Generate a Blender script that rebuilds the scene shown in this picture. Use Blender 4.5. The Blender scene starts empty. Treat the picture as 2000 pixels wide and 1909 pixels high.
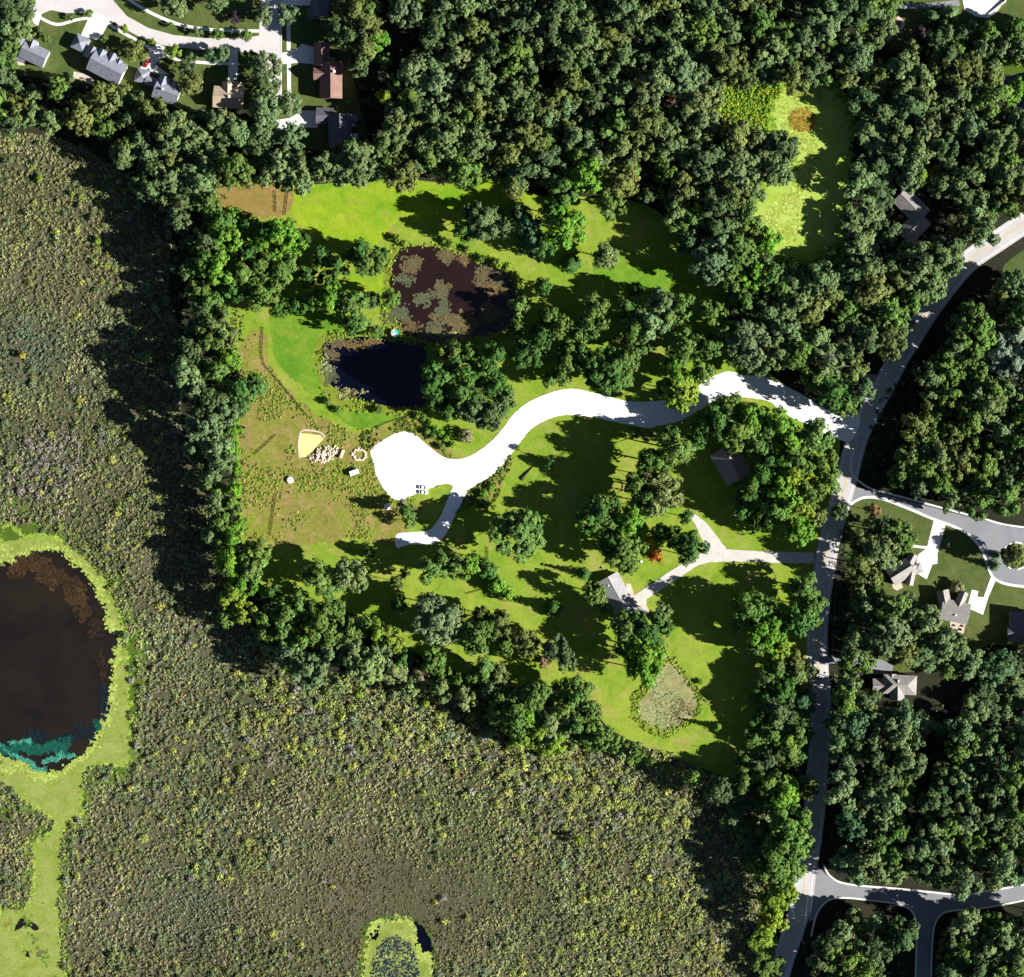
import bpy, bmesh, math, random
import numpy as np
from mathutils import Vector, Matrix, Quaternion

# ------------------------------------------------------------------ camera, sky, sun, exposure
S = 0.25                 # metres per photograph pixel on the ground
HC = 1800.0              # camera height
CX, CY = 1000.0, 954.5
SUN_EL = math.radians(30.0)
SUN_AZ = math.radians(103.0)     # clockwise from +Y
scene = bpy.context.scene
col = bpy.data.collections.new("scene"); scene.collection.children.link(col)
cam_d = bpy.data.cameras.new("camera"); cam = bpy.data.objects.new("camera", cam_d); col.objects.link(cam)
cam_d.sensor_width = 36.0; cam_d.lens = 36.0 * HC / (2000 * S); cam_d.clip_end = 6000; cam_d.clip_start = 1.0
cam.location = (0, 0, HC); cam.rotation_euler = (0, 0, 0)
scene.camera = cam
w = bpy.data.worlds.new("World"); scene.world = w; w.use_nodes = True
nt = w.node_tree; bg = nt.nodes["Background"]
sky = nt.nodes.new("ShaderNodeTexSky"); sky.sky_type = 'NISHITA'; sky.sun_disc = False
sky.air_density = 0.45; sky.dust_density = 0.3; sky.sun_elevation = SUN_EL; sky.sun_rotation = SUN_AZ
nt.links.new(sky.outputs[0], bg.inputs[0]); bg.inputs[1].default_value = 0.05
sd = bpy.data.lights.new("sun", 'SUN'); sd.energy = 5.0; sd.angle = math.radians(0.5); sd.color = (1.0, 0.97, 0.91)
so = bpy.data.objects.new("sun", sd); col.objects.link(so)
sdir = Vector((math.sin(SUN_AZ) * math.cos(SUN_EL), math.cos(SUN_AZ) * math.cos(SUN_EL), math.sin(SUN_EL)))
so.rotation_euler = (-sdir).to_track_quat('-Z', 'Y').to_euler(); so.location = sdir * 900
scene.view_settings.view_transform = 'Standard'; scene.view_settings.look = 'None'
scene.view_settings.gamma = 1.0; scene.view_settings.exposure = 1.3; scene.view_settings.use_curve_mapping = False
scene.render.engine = 'CYCLES'; scene.cycles.max_bounces = 4

rng = np.random.default_rng(7); random.seed(7)

# ------------------------------------------------------------------ helpers
def W(px, py, z=0.0):
    k = (HC - z) / HC
    return Vector(((px - CX) * S * k, -(py - CY) * S * k, z))

def props(o, label=None, cat=None, group=None, kind=None):
    if label: o["label"] = label
    if cat: o["category"] = cat
    if group: o["group"] = group
    if kind: o["kind"] = kind
    return o

def mkobj(name, me, mat=None, parent=None, loc=None):
    o = bpy.data.objects.new(name, me); col.objects.link(o)
    if mat is not None and me is not None and not me.materials: me.materials.append(mat)
    if parent is not None: o.parent = parent
    if loc is not None: o.location = loc
    return o

def empty(name, loc=(0, 0, 0), rz=0.0):
    o = bpy.data.objects.new(name, None); col.objects.link(o); o.location = loc; o.rotation_euler = (0, 0, rz)
    o.empty_display_size = 0.5
    return o

def mesh_np(name, V, F, colors=None, smooth=False):
    me = bpy.data.meshes.new(name)
    V = np.asarray(V, dtype=np.float32); F = np.asarray(F, dtype=np.int32)
    n = F.shape[1]
    me.vertices.add(len(V)); me.vertices.foreach_set("co", V.ravel())
    me.loops.add(F.size); me.loops.foreach_set("vertex_index", F.ravel())
    me.polygons.add(len(F)); me.polygons.foreach_set("loop_start", np.arange(0, F.size, n, dtype=np.int32))
    me.update(calc_edges=True)
    if colors is not None:
        a = me.color_attributes.new("Col", 'FLOAT_COLOR', 'POINT')
        c = np.ones((len(V), 4), dtype=np.float32); c[:, :3] = colors
        a.data.foreach_set("color", c.ravel())
    return me

# ------------------------------------------------------------------ materials
def nodes_of(m):
    m.use_nodes = True
    t = m.node_tree
    return t, t.nodes["Principled BSDF"]

def ramp(t, fac, stops):
    r = t.nodes.new("ShaderNodeValToRGB")
    e = r.color_ramp.elements
    while len(e) < len(stops): e.new(0.5)
    for i, (p, c) in enumerate(stops):
        e[i].position = p; e[i].color = (*c, 1)
    t.links.new(fac, r.inputs[0]); return r.outputs[0]

def noise(t, scale, detail=4, rough=0.55, dist=0.0, vec=None):
    n = t.nodes.new("ShaderNodeTexNoise"); n.inputs["Scale"].default_value = scale
    n.inputs["Detail"].default_value = detail; n.inputs["Roughness"].default_value = rough
    n.inputs["Distortion"].default_value = dist
    if vec is None:
        g = t.nodes.new("ShaderNodeNewGeometry"); vec = g.outputs["Position"]
    t.links.new(vec, n.inputs["Vector"]); return n.outputs[0]

def mixc(t, fac, a, b, mode='MIX'):
    m = t.nodes.new("ShaderNodeMix"); m.data_type = 'RGBA'; m.blend_type = mode
    if isinstance(fac, (int, float)): m.inputs[0].default_value = fac
    else: t.links.new(fac, m.inputs[0])
    for s, v in ((6, a), (7, b)):
        if isinstance(v, tuple): m.inputs[s].default_value = (*v, 1)
        else: t.links.new(v, m.inputs[s])
    return m.outputs[2]

def bump(t, bsdf, h, strength=0.3, dist=0.1):
    b = t.nodes.new("ShaderNodeBump"); b.inputs["Strength"].default_value = strength; b.inputs["Distance"].default_value = dist
    t.links.new(h, b.inputs["Height"]); t.links.new(b.outputs[0], bsdf.inputs["Normal"])

def ground_mat(name, a, b, c=None, s1=0.06, s2=0.6, rough=0.95, fine=0.35, bmp=0.4, cpos=(0.56, 0.70), c_scale=0.11, mott=0.0):
    """two-tone patches + optional third patch colour + fine grain"""
    m = bpy.data.materials.new(name); t, p = nodes_of(m)
    base = ramp(t, noise(t, s1, 5, 0.6, 0.4), [(0.36, a), (0.64, b)])
    if c is not None:
        f = ramp(t, noise(t, c_scale, 6, 0.65, 0.8), [(cpos[0], (0, 0, 0)), (cpos[1], (1, 1, 1))])
        base = mixc(t, f, base, c)
    if mott:
        base = mixc(t, 1.0, base, ramp(t, noise(t, 0.22, 5, 0.7, 0.6), [(0.30, (1 - mott * .6, 1 - mott * .45, 1 - mott)), (0.5, (1, 1, 1)), (0.72, (1 + mott * .5, 1 + mott * .25, 1 + mott))]), 'MULTIPLY')
    g = ramp(t, noise(t, s2, 4, 0.7), [(0.25, (1 - fine,) * 3), (0.75, (1 + fine * 0.0 + 0.0,) * 3)])
    base = mixc(t, 1.0, base, g, 'MULTIPLY')
    t.links.new(base, p.inputs["Base Color"]); p.inputs["Roughness"].default_value = rough
    p.inputs["Specular IOR Level"].default_value = 0.15
    if bmp: bump(t, p, noise(t, s2 * 2.2, 3, 0.6), bmp, 0.25)
    return m

def plain(name, c, rough=0.7, spec=0.3, var=0.12, scale=1.5, metal=0.0):
    m = bpy.data.materials.new(name); t, p = nodes_of(m)
    lo = tuple(x * (1 - var) for x in c); hi = tuple(min(1, x * (1 + var)) for x in c)
    t.links.new(ramp(t, noise(t, scale, 4, 0.6), [(0.3, lo), (0.7, hi)]), p.inputs["Base Color"])
    p.inputs["Roughness"].default_value = rough; p.inputs["Specular IOR Level"].default_value = spec
    p.inputs["Metallic"].default_value = metal
    return m

def leaf_mat(name, rough=0.75):
    m = bpy.data.materials.new(name); t, p = nodes_of(m)
    at = t.nodes.new("ShaderNodeAttribute"); at.attribute_name = "Col"
    oi = t.nodes.new("ShaderNodeObjectInfo")
    t.links.new(mixc(t, 1.0, mixc(t, 1.0, at.outputs["Color"], oi.outputs["Color"], 'MULTIPLY'), (1.28, 1.36, 1.30), 'MULTIPLY'), p.inputs["Base Color"])
    p.inputs["Roughness"].default_value = rough; p.inputs["Specular IOR Level"].default_value = 0.12
    tr = t.nodes.new("ShaderNodeBsdfTranslucent"); mx = t.nodes.new("ShaderNodeMixShader"); mx.inputs[0].default_value = 0.22
    t.links.new(p.inputs["Base Color"].links[0].from_socket, tr.inputs[0]); t.links.new(p.outputs[0], mx.inputs[1]); t.links.new(tr.outputs[0], mx.inputs[2])
    t.links.new(mx.outputs[0], t.nodes["Material Output"].inputs[0])
    return m

def roof_mat(name, c, var=0.18):
    m = bpy.data.materials.new(name); t, p = nodes_of(m)
    lo = tuple(x * (1 - var) for x in c); hi = tuple(x * (1 + var) for x in c)
    tc = t.nodes.new("ShaderNodeTexCoord")
    base = ramp(t, noise(t, 0.5, 5, 0.65, vec=tc.outputs["Object"]), [(0.3, lo), (0.7, hi)])
    wv = t.nodes.new("ShaderNodeTexWave"); wv.wave_type = 'BANDS'; wv.bands_direction = 'Z'
    wv.inputs["Scale"].default_value = 1.6; wv.inputs["Distortion"].default_value = 0.6
    t.links.new(tc.outputs["Object"], wv.inputs["Vector"])
    base = mixc(t, 1.0, base, ramp(t, wv.outputs[1], [(0.0, (0.86,) * 3), (0.5, (1, 1, 1))]), 'MULTIPLY')
    t.links.new(base, p.inputs["Base Color"]); p.inputs["Roughness"].default_value = 0.9
    p.inputs["Specular IOR Level"].default_value = 0.2
    bump(t, p, noise(t, 3.0, 3, 0.6, vec=tc.outputs["Object"]), 0.25, 0.05)
    return m

def water_mat(name, a, b, scale=0.05):
    m = bpy.data.materials.new(name); t, p = nodes_of(m)
    t.links.new(ramp(t, noise(t, scale, 5, 0.6, 0.5), [(0.3, a), (0.7, b)]), p.inputs["Base Color"])
    p.inputs["Roughness"].default_value = 0.12; p.inputs["Specular IOR Level"].default_value = 0.5
    bump(t, p, noise(t, 1.5, 2, 0.5), 0.03, 0.05)
    return m

M = {}
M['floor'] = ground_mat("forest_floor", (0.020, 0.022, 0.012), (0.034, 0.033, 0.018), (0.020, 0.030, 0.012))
M['marsh'] = ground_mat("marsh_soil", (0.085, 0.098, 0.044), (0.140, 0.126, 0.072), (0.110, 0.140, 0.052), c_scale=0.03, mott=0.3, s1=0.014, s2=1.0, fine=0.75, bmp=0.6)
M['lawn'] = ground_mat("parcel_lawn", (0.150, 0.262, 0.016), (0.245, 0.312, 0.036), (0.310, 0.262, 0.080), s1=0.06, s2=0.8, fine=0.30, cpos=(0.52, 0.74), c_scale=0.10, bmp=0.12, mott=0.38)
M['lush'] = ground_mat("lush_grass", (0.080, 0.200, 0.012), (0.135, 0.265, 0.016), (0.185, 0.265, 0.024), s1=0.07, fine=0.28, cpos=(0.45, 0.7), bmp=0.12, mott=0.38)
M['sward'] = ground_mat("north_field", (0.150, 0.285, 0.010), (0.260, 0.345, 0.018), (0.280, 0.250, 0.055), s1=0.05, fine=0.25, cpos=(0.56, 0.74), bmp=0.12, mott=0.38)
M['rough'] = ground_mat("rough_meadow", (0.220, 0.190, 0.048), (0.205, 0.245, 0.028), (0.310, 0.225, 0.085), s1=0.07, s2=0.7, fine=0.45, c_scale=0.16, cpos=(0.48, 0.66), bmp=0.25, mott=0.38)
M['tan'] = ground_mat("dry_grass", (0.260, 0.175, 0.055), (0.215, 0.170, 0.040), (0.290, 0.205, 0.100), s1=0.2, fine=0.3, mott=0.38)
M['yard'] = ground_mat("yard_grass", (0.062, 0.096, 0.024), (0.098, 0.122, 0.032), (0.130, 0.115, 0.044), s1=0.08, fine=0.3, bmp=0.15, mott=0.38)
M['gravel'] = ground_mat("white_gravel", (0.76, 0.75, 0.74), (0.82, 0.81, 0.80), s1=0.15, s2=2.5, fine=0.10, bmp=0.3)
M['drive'] = ground_mat("pale_gravel", (0.50, 0.47, 0.43), (0.60, 0.57, 0.53), (0.42, 0.40, 0.30), s1=0.2, s2=2.0, fine=0.2, c_scale=0.2)
M['concrete'] = ground_mat("concrete", (0.64, 0.62, 0.59), (0.72, 0.70, 0.67), s1=0.12, s2=2.0, fine=0.08, bmp=0.1)
M['street'] = ground_mat("pale_street", (0.46, 0.43, 0.42), (0.52, 0.49, 0.48), s1=0.08, s2=1.6, fine=0.10, bmp=0.1)
M['road'] = ground_mat("worn_road", (0.40, 0.385, 0.38), (0.48, 0.46, 0.455), (0.36, 0.345, 0.34), s1=0.10, s2=1.5, fine=0.12, bmp=0.1)
M['asphalt'] = ground_mat("grey_asphalt", (0.205, 0.210, 0.225), (0.235, 0.240, 0.255), s1=0.10, s2=1.5, fine=0.15, bmp=0.1)
M['patio'] = ground_mat("brick_patio", (0.16, 0.10, 0.085), (0.20, 0.13, 0.11), s1=0.3, s2=2.0, fine=0.2)
M['stonepatio'] = ground_mat("stone_patio", (0.52, 0.42, 0.32), (0.60, 0.51, 0.42), s1=0.4, s2=1.6, fine=0.25)
M['sand'] = ground_mat("sand", (0.62, 0.50, 0.20), (0.68, 0.56, 0.26), s1=0.2, s2=2.0, fine=0.1)
M['weed'] = ground_mat("duckweed", (0.215, 0.285, 0.045), (0.300, 0.355, 0.085), (0.210, 0.185, 0.030), s1=0.12, s2=1.6, fine=0.55, cpos=(0.58, 0.70), c_scale=0.2, bmp=0.5)
M['weed2'] = ground_mat("pond_algae", (0.270, 0.385, 0.045), (0.345, 0.450, 0.100), (0.240, 0.215, 0.040), s1=0.06, s2=0.8, fine=0.2, cpos=(0.56, 0.72), c_scale=0.06, bmp=0.1)
M['weedbrown'] = ground_mat("brown_algae", (0.150, 0.085, 0.015), (0.210, 0.140, 0.020), s1=0.2, s2=0.8, fine=0.3)
M['fringe'] = ground_mat("pond_fringe_grass", (0.055, 0.110, 0.010), (0.085, 0.130, 0.014), s1=0.1, s2=0.9, fine=0.4)
M['bank'] = ground_mat("pond_bank_grass", (0.150, 0.210, 0.020), (0.200, 0.245, 0.025), s1=0.2, s2=1.0, fine=0.35)
M['w_brown'] = water_mat("brown_water", (0.008, 0.0065, 0.006), (0.016, 0.012, 0.007))
M['w_plum'] = water_mat("plum_water", (0.012, 0.006, 0.006), (0.020, 0.010, 0.007))
M['w_blue'] = water_mat("blue_water", (0.001, 0.0012, 0.006), (0.002, 0.0025, 0.009))
M['w_weed'] = ground_mat("drowned_weed", (0.020, 0.012, 0.006), (0.055, 0.028, 0.009), s1=0.15, s2=0.9, fine=0.5)
M['teal'] = ground_mat("teal_bloom", (0.004, 0.035, 0.028), (0.015, 0.150, 0.100), s1=0.15, s2=0.6, fine=0.3)
M['teal_hi'] = ground_mat("pale_bloom", (0.06, 0.26, 0.17), (0.16, 0.36, 0.27), s1=0.3, s2=1.0, fine=0.2)
M['leaf'] = leaf_mat("leaves")
M['bark'] = plain("bark", (0.055, 0.042, 0.032), 0.9, 0.1, 0.3, 2.0)
M['greybark'] = plain("grey_bark", (0.16, 0.14, 0.13), 0.9, 0.1, 0.25, 2.0)
M['white'] = plain("white_paint", (0.78, 0.78, 0.77), 0.5, 0.4, 0.03)
M['yellow'] = plain("yellow_paint", (0.62, 0.44, 0.12), 0.7, 0.2, 0.1)
M['wall'] = plain("pale_siding", (0.50, 0.48, 0.44), 0.7, 0.3, 0.06)
M['brickwall'] = plain("brick_wall", (0.24, 0.13, 0.10), 0.85, 0.2, 0.2, 4.0)
M['glass'] = plain("window_glass", (0.02, 0.025, 0.03), 0.08, 0.5, 0.1)
M['door'] = plain("door_paint", (0.18, 0.10, 0.07), 0.5, 0.4, 0.1)
M['wood'] = plain("weathered_wood", (0.22, 0.15, 0.085), 0.85, 0.15, 0.25, 3.0)
M['darkwood'] = plain("dark_wood", (0.10, 0.075, 0.05), 0.9, 0.1, 0.25, 3.0)
M['tyre'] = plain("tyre_rubber", (0.015, 0.015, 0.016), 0.9, 0.2, 0.1)
M['carwhite'] = plain("white_car_paint", (0.75, 0.76, 0.78), 0.25, 0.5, 0.02)
M['carred'] = plain("red_car_paint", (0.45, 0.03, 0.02), 0.25, 0.5, 0.04)
M['cargrey'] = plain("grey_car_paint", (0.22, 0.22, 0.24), 0.25, 0.5, 0.04)
M['lamp'] = plain("lamp_glass", (0.7, 0.7, 0.68), 0.15, 0.5, 0.02)
M['stone'] = plain("pale_stone", (0.55, 0.46, 0.36), 0.9, 0.2, 0.25, 1.0)
M['teal_cloth'] = plain("teal_cloth", (0.03, 0.36, 0.36), 0.8, 0.2, 0.08)
M['brick_red'] = plain("red_cushion", (0.42, 0.13, 0.10), 0.8, 0.2, 0.15)
M['wire'] = plain("wire_metal", (0.45, 0.45, 0.46), 0.4, 0.5, 0.05)
R_ = {'blue': roof_mat("roof_blue_grey", (0.200, 0.212, 0.250)), 'tan': roof_mat("roof_tan", (0.40, 0.305, 0.215)),
      'dark': roof_mat("roof_charcoal", (0.105, 0.105, 0.125)), 'red': roof_mat("roof_red_brown", (0.200, 0.120, 0.098)),
      'brown': roof_mat("roof_grey_brown", (0.225, 0.215, 0.205)), 'barn': roof_mat("roof_barn", (0.26, 0.23, 0.22)),
      'pale': roof_mat("roof_pale", (0.30, 0.295, 0.295)), 'grey': roof_mat("roof_warm_grey", (0.25, 0.232, 0.222))}

# ------------------------------------------------------------------ flat sheets
def catmull(pts, closed=True, n=5):
    P = [Vector((a, b)) for a, b in pts]; L = len(P); out = []
    for i in range(L if closed else L - 1):
        g = lambda k: P[k % L] if closed else P[max(0, min(L - 1, k))]
        p0, p1, p2, p3 = g(i - 1), g(i), g(i + 1), g(i + 2)
        for j in range(n):
            u = j / n
            q = 0.5 * ((2 * p1) + (p2 - p0) * u + (2 * p0 - 5 * p1 + 4 * p2 - p3) * u * u + (3 * p1 - p0 - 3 * p2 + p3) * u ** 3)
            out.append((q.x, q.y))
    if not closed: out.append((P[-1].x, P[-1].y))
    return out

def ragged(pts, amp, step=5.0, seed=0):
    r = random.Random(seed); out = []
    L = len(pts)
    for i in range(L):
        a = Vector(pts[i]); b = Vector(pts[(i + 1) % L]); d = b - a; ln = d.length
        k = max(1, int(ln / step)); nrm = Vector((-d.y, d.x)) / (ln + 1e-6)
        for j in range(k):
            q = a + d * (j / k) + nrm * r.uniform(-amp, amp)
            out.append((q.x, q.y))
    return out

_used = {}
def layer(z):
    k = round(z, 3); _used[k] = _used.get(k, -1) + 1
    return z + 0.004 * _used[k]

def sheet(name, pts, z, mat, smooth=True, rag=0.0, kind='structure', parent=None, label=None, cat=None, group=None, step=5.0, holes=()):
    z = layer(z)
    P = catmull(pts) if smooth else list(pts)
    if rag:
        if rag >= 1.2: P = ragged(P, rag * 1.3, step * 2.6, seed=len(pts) + 5)
        P = ragged(P, rag, step, seed=len(pts))
    bm = bmesh.new()
    def ring(Q):
        vs = [bm.verts.new(W(x, y, z)) for x, y in Q]
        return [bm.edges.new((vs[i], vs[(i + 1) % len(vs)])) for i in range(len(vs))]
    es = ring(P)
    for h in holes: es += ring(h)
    bmesh.ops.triangle_fill(bm, use_beauty=True, use_dissolve=False, edges=es, normal=(0, 0, 1))
    bmesh.ops.recalc_face_normals(bm, faces=bm.faces)
    for f in bm.faces:
        if f.normal.z < 0: f.normal_flip()
    me = bpy.data.meshes.new(name); bm.to_mesh(me); bm.free()
    o = mkobj(name, me, mat, parent)
    props(o, label, cat, group, kind if parent is None and label is None else None)
    if parent is None and label is not None: o["kind"] = 'structure'
    return o

def strip_pts(cl, wd, n=6):
    C = catmull(cl, False, n); L = []; Rr = []
    ws = wd if callable(wd) else (lambda u: wd)
    for i, (x, y) in enumerate(C):
        a = C[max(0, i - 1)]; b = C[min(len(C) - 1, i + 1)]
        d = Vector((b[0] - a[0], b[1] - a[1])).normalized(); h = ws(i / (len(C) - 1)) / 2
        L.append((x - d.y * h, y + d.x * h)); Rr.append((x + d.y * h, y - d.x * h))
    return L, Rr

def strip(name, cl, wd, z, mat, thick=0.0, parent=None, kind='structure', label=None, cat=None):
    z = layer(z); L, Rr = strip_pts(cl, wd); bm = bmesh.new()
    top = [(bm.verts.new(W(*a, z)), bm.verts.new(W(*b, z))) for a, b in zip(L, Rr)]
    for i in range(len(top) - 1):
        bm.faces.new((top[i][0], top[i][1], top[i + 1][1], top[i + 1][0]))
    if thick:
        r = bmesh.ops.extrude_face_region(bm, geom=list(bm.faces))
        bmesh.ops.translate(bm, verts=[v for v in r['geom'] if isinstance(v, bmesh.types.BMVert)], vec=(0, 0, -thick))
    bmesh.ops.recalc_face_normals(bm, faces=bm.faces)
    if not thick:
        for f in bm.faces:
            if f.normal.z < 0: f.normal_flip()
    me = bpy.data.meshes.new(name); bm.to_mesh(me); bm.free()
    o = mkobj(name, me, mat, parent)
    if parent is None: o["kind"] = kind
    return o

def inside(poly, X, Y):
    X = np.asarray(X); Y = np.asarray(Y); c = np.zeros(X.shape, bool)
    P = np.asarray(poly, float); x0, y0 = P[-1]
    for x1, y1 in P:
        m = ((y1 > Y) != (y0 > Y)) & (X < (x0 - x1) * (Y - y1) / (y0 - y1 + 1e-12) + x1)
        c ^= m; x0, y0 = x1, y1
    return c

# ground sheet to the horizon
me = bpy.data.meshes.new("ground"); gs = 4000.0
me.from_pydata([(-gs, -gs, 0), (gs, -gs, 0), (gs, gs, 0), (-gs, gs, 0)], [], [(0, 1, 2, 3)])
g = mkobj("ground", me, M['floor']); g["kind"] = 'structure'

MARSH = [(-300, 262), (0, 258), (100, 265), (170, 292), (230, 330), (290, 370), (335, 450), (330, 560), (350, 640), (350, 760), (360, 860), (400, 960),
         (430, 1060), (450, 1130), (480, 1200), (520, 1260), (600, 1310), (720, 1315), (800, 1300), (860, 1320), (950, 1350), (1010, 1390), (1080, 1420),
         (1170, 1438), (1250, 1455), (1330, 1482), (1400, 1515), (1470, 1545), (1540, 1590), (1530, 1680), (1490, 1760), (1480, 1920), (1480, 2150), (-300, 2150)]
sheet("marsh", MARSH, 0.03, M['marsh'], smooth=False)
PARCEL = [(393, 360), (470, 358), (560, 362), (660, 358), (780, 350), (900, 360), (960, 345), (1060, 385), (1150, 385), (1280, 410), (1400, 540),
          (1480, 680), (1510, 735), (1600, 800), (1640, 860), (1625, 950), (1600, 1090), (1585, 1300), (1572, 1420), (1545, 1500), (1460, 1525),
          (1340, 1490), (1200, 1430), (1150, 1370), (1110, 1345), (1000, 1342), (880, 1308), (790, 1262), (690, 1200), (600, 1180), (520, 1175), (490, 1120),
          (465, 1020), (455, 900), (470, 780), (450, 680), (430, 600), (440, 520), (400, 440)]
sheet("lawn", PARCEL, 0.06, M['lawn'])
sheet("north_field", [(560, 364), (660, 360), (780, 352), (900, 362), (965, 348), (1020, 372), (1070, 392), (1000, 400), (900, 410), (840, 430), (770, 440),
       (740, 480), (700, 480), (640, 470), (590, 440), (566, 400)], 0.09, M['sward'], rag=2.6, step=3)
sheet("dry_grass_patch", [(396, 364), (470, 362), (565, 366), (560, 418), (480, 424), (420, 418), (398, 395)], 0.09, M['tan'], rag=2.0, step=3)
sheet("lush_lawn", [(532, 608), (590, 608), (650, 612), (690, 625), (660, 650), (625, 650), (614, 690), (618, 730), (640, 775), (680, 800), (740, 805),
       (795, 812), (745, 828), (700, 836), (660, 815), (600, 765), (560, 730), (536, 690), (530, 650)], 0.10, M['lush'], rag=1.8, step=3)
sheet("pond_side_lawn", [(740, 488), (752, 490), (748, 540), (742, 568), (705, 565), (670, 552), (690, 536), (732, 545), (738, 515)], 0.10, M['sward'], rag=0.8)
sheet("east_field", [(1190, 480), (1240, 495), (1290, 515), (1335, 545), (1310, 568), (1260, 575), (1200, 560), (1160, 545), (1165, 500)], 0.10, M['lush'], rag=3.0, step=3)
sheet("rough_meadow", [(470, 690), (500, 640), (520, 660), (530, 720), (570, 770), (640, 822), (690, 845), (740, 838), (800, 812), (850, 850), (890, 900),
       (760, 860), (735, 890), (740, 935), (780, 985), (830, 990), (800, 1035), (774, 1045), (772, 1072), (700, 1050), (640, 1060), (580, 1066), (520, 1060),
       (480, 1050), (470, 950), (468, 820)], 0.09, M['rough'], rag=3.0, step=3)
sheet("rough_verge", [(960, 865), (1000, 900), (985, 935), (965, 975), (945, 1000), (930, 985), (905, 985), (915, 965), (960, 930)], 0.09, M['rough'], rag=1.2)

# subdivision yards
sheet("yard", [(20, 20), (140, -20), (620, -60), (690, 0), (690, 150), (720, 280), (690, 310), (600, 290), (540, 265), (500, 215), (400, 215), (310, 205), (240, 165),
       (150, 165), (60, 150), (0, 140), (0, 60)], 0.05, M['yard'])
sheet("yard", [(1655, 985), (1690, 970), (1730, 975), (1830, 1012), (1900, 1045), (1925, 1095), (1950, 1140), (2060, 1150), (2060, 1260), (1930, 1260), (1900, 1290),
       (1830, 1310), (1690, 1300), (1655, 1180)], 0.05, M['yard'])
sheet("yard", [(1735, -60), (2060, -60), (2060, 130), (1960, 130), (1900, 95), (1850, 110), (1800, 100), (1740, 95), (1725, 60)], 0.05, M['yard'])
sheet("road_verge", [(1972, 508), (2060, 470), (2060, 640), (1990, 560), (1960, 540)], 0.05, M['yard'])
sheet("meadow", [(1390, 170), (1440, 160), (1500, 168), (1530, 180), (1505, 220), (1500, 262), (1460, 265), (1420, 235), (1390, 205)], 0.05, M['lush'], rag=1.2)
sheet("bank", [(1930, 105), (2060, 95), (2060, 165), (1990, 150), (1950, 140)], 0.07, M['fringe'])

# ------------------------------------------------------------------ roads and drives
ROAD = [(2070, 395), (2000, 437), (1950, 470), (1895, 508), (1855, 552), (1815, 605), (1780, 660), (1752, 705), (1728, 752), (1702, 798), (1680, 842), (1666, 885),
        (1655, 930), (1640, 985), (1624, 1040), (1612, 1100), (1602, 1170), (1596, 1230), (1597, 1300), (1602, 1360), (1602, 1430), (1597, 1500), (1592, 1570),
        (1584, 1640), (1574, 1700), (1566, 1760), (1552, 1810), (1535, 1860), (1518, 1915), (1490, 2000)]
strip("road", ROAD, 42, 0.16, M['road'])
def offset_cl(cl, d, a=0, b=None):
    C = catmull(cl, False, 3); L, Rr = strip_pts(cl, 2 * abs(d), 3)
    Q = Rr if d > 0 else L
    return Q[a:b]
n_road = len(catmull(ROAD, False, 3))
for d, nm, mt, wd in ((15.5, "road_edge_line", 'white', 0.9), (-15.5, "road_edge_line", 'white', 0.9), (0.8, "road_centre_line", 'yellow', 0.7), (-0.8, "road_centre_line", 'yellow', 0.7)):
    strip(nm, offset_cl(ROAD, d), wd, 0.19, M[mt])
SIDE = [(1640, 935), (1665, 950), (1707, 961), (1765, 976), (1827, 993), (1884, 1008), (1920, 1016), (1968, 1029), (2060, 1040), (2060, 1150), (2000, 1146),
        (1962, 1140), (1940, 1128), (1929, 1105), (1918, 1075), (1898, 1050), (1868, 1031), (1820, 1013), (1770, 992), (1720, 974), (1685, 972), (1660, 985), (1650, 1010),
        (1632, 1005)]
sheet("side_street", SIDE, 0.13, M['asphalt'], smooth=False)
strip("kerb", [(1648, 1012), (1657, 990), (1684, 973), (1720, 974), (1770, 992), (1820, 1013), (1868, 1031), (1898, 1050), (1918, 1075), (1929, 1105), (1940, 1128), (1962, 1140), (2000, 1146), (2060, 1150)],
      5, 0.26, M['concrete'], 0.24)
strip("kerb", [(1668, 880), (1662, 905), (1664, 925), (1680, 942), (1707, 957), (1765, 972), (1827, 989), (1884, 1004), (1920, 1013), (1968, 1026), (2060, 1037)], 3.5, 0.26, M['concrete'], 0.24)
SOUTH = [(1583, 1680), (1605, 1700), (1625, 1718), (1655, 1729), (1750, 1738), (1820, 1745), (1880, 1750), (1940, 1741), (2000, 1730), (2060, 1715), (2060, 1742), (2000, 1757),
         (1920, 1772), (1870, 1776), (1840, 1782), (1826, 1800), (1820, 1830), (1815, 1915), (1810, 2000), (1786, 2000), (1790, 1915), (1793, 1830), (1790, 1788), (1760, 1766), (1700, 1757),
         (1650, 1752), (1620, 1756), (1602, 1772), (1588, 1800), (1570, 1790)]
sheet("south_street", SOUTH, 0.13, M['asphalt'], smooth=False)
strip("kerb", [(1609, 1690), (1622, 1712), (1655, 1727), (1750, 1736), (1820, 1743), (1880, 1748), (1940, 1739), (2000, 1728), (2060, 1713)], 3.5, 0.26, M['concrete'], 0.24)
strip("kerb", [(1584, 1830), (1592, 1795), (1602, 1774), (1620, 1758), (1650, 1754), (1700, 1759), (1760, 1768), (1786, 1788), (1790, 1830), (1788, 1915), (1784, 2000)], 3.2, 0.26, M['concrete'], 0.24)
strip("kerb", [(1817, 2000), (1818, 1915), (1822, 1830), (1828, 1801), (1842, 1784), (1870, 1778), (1920, 1774), (2000, 1759), (2060, 1744)], 3.2, 0.26, M['concrete'], 0.24)
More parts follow.
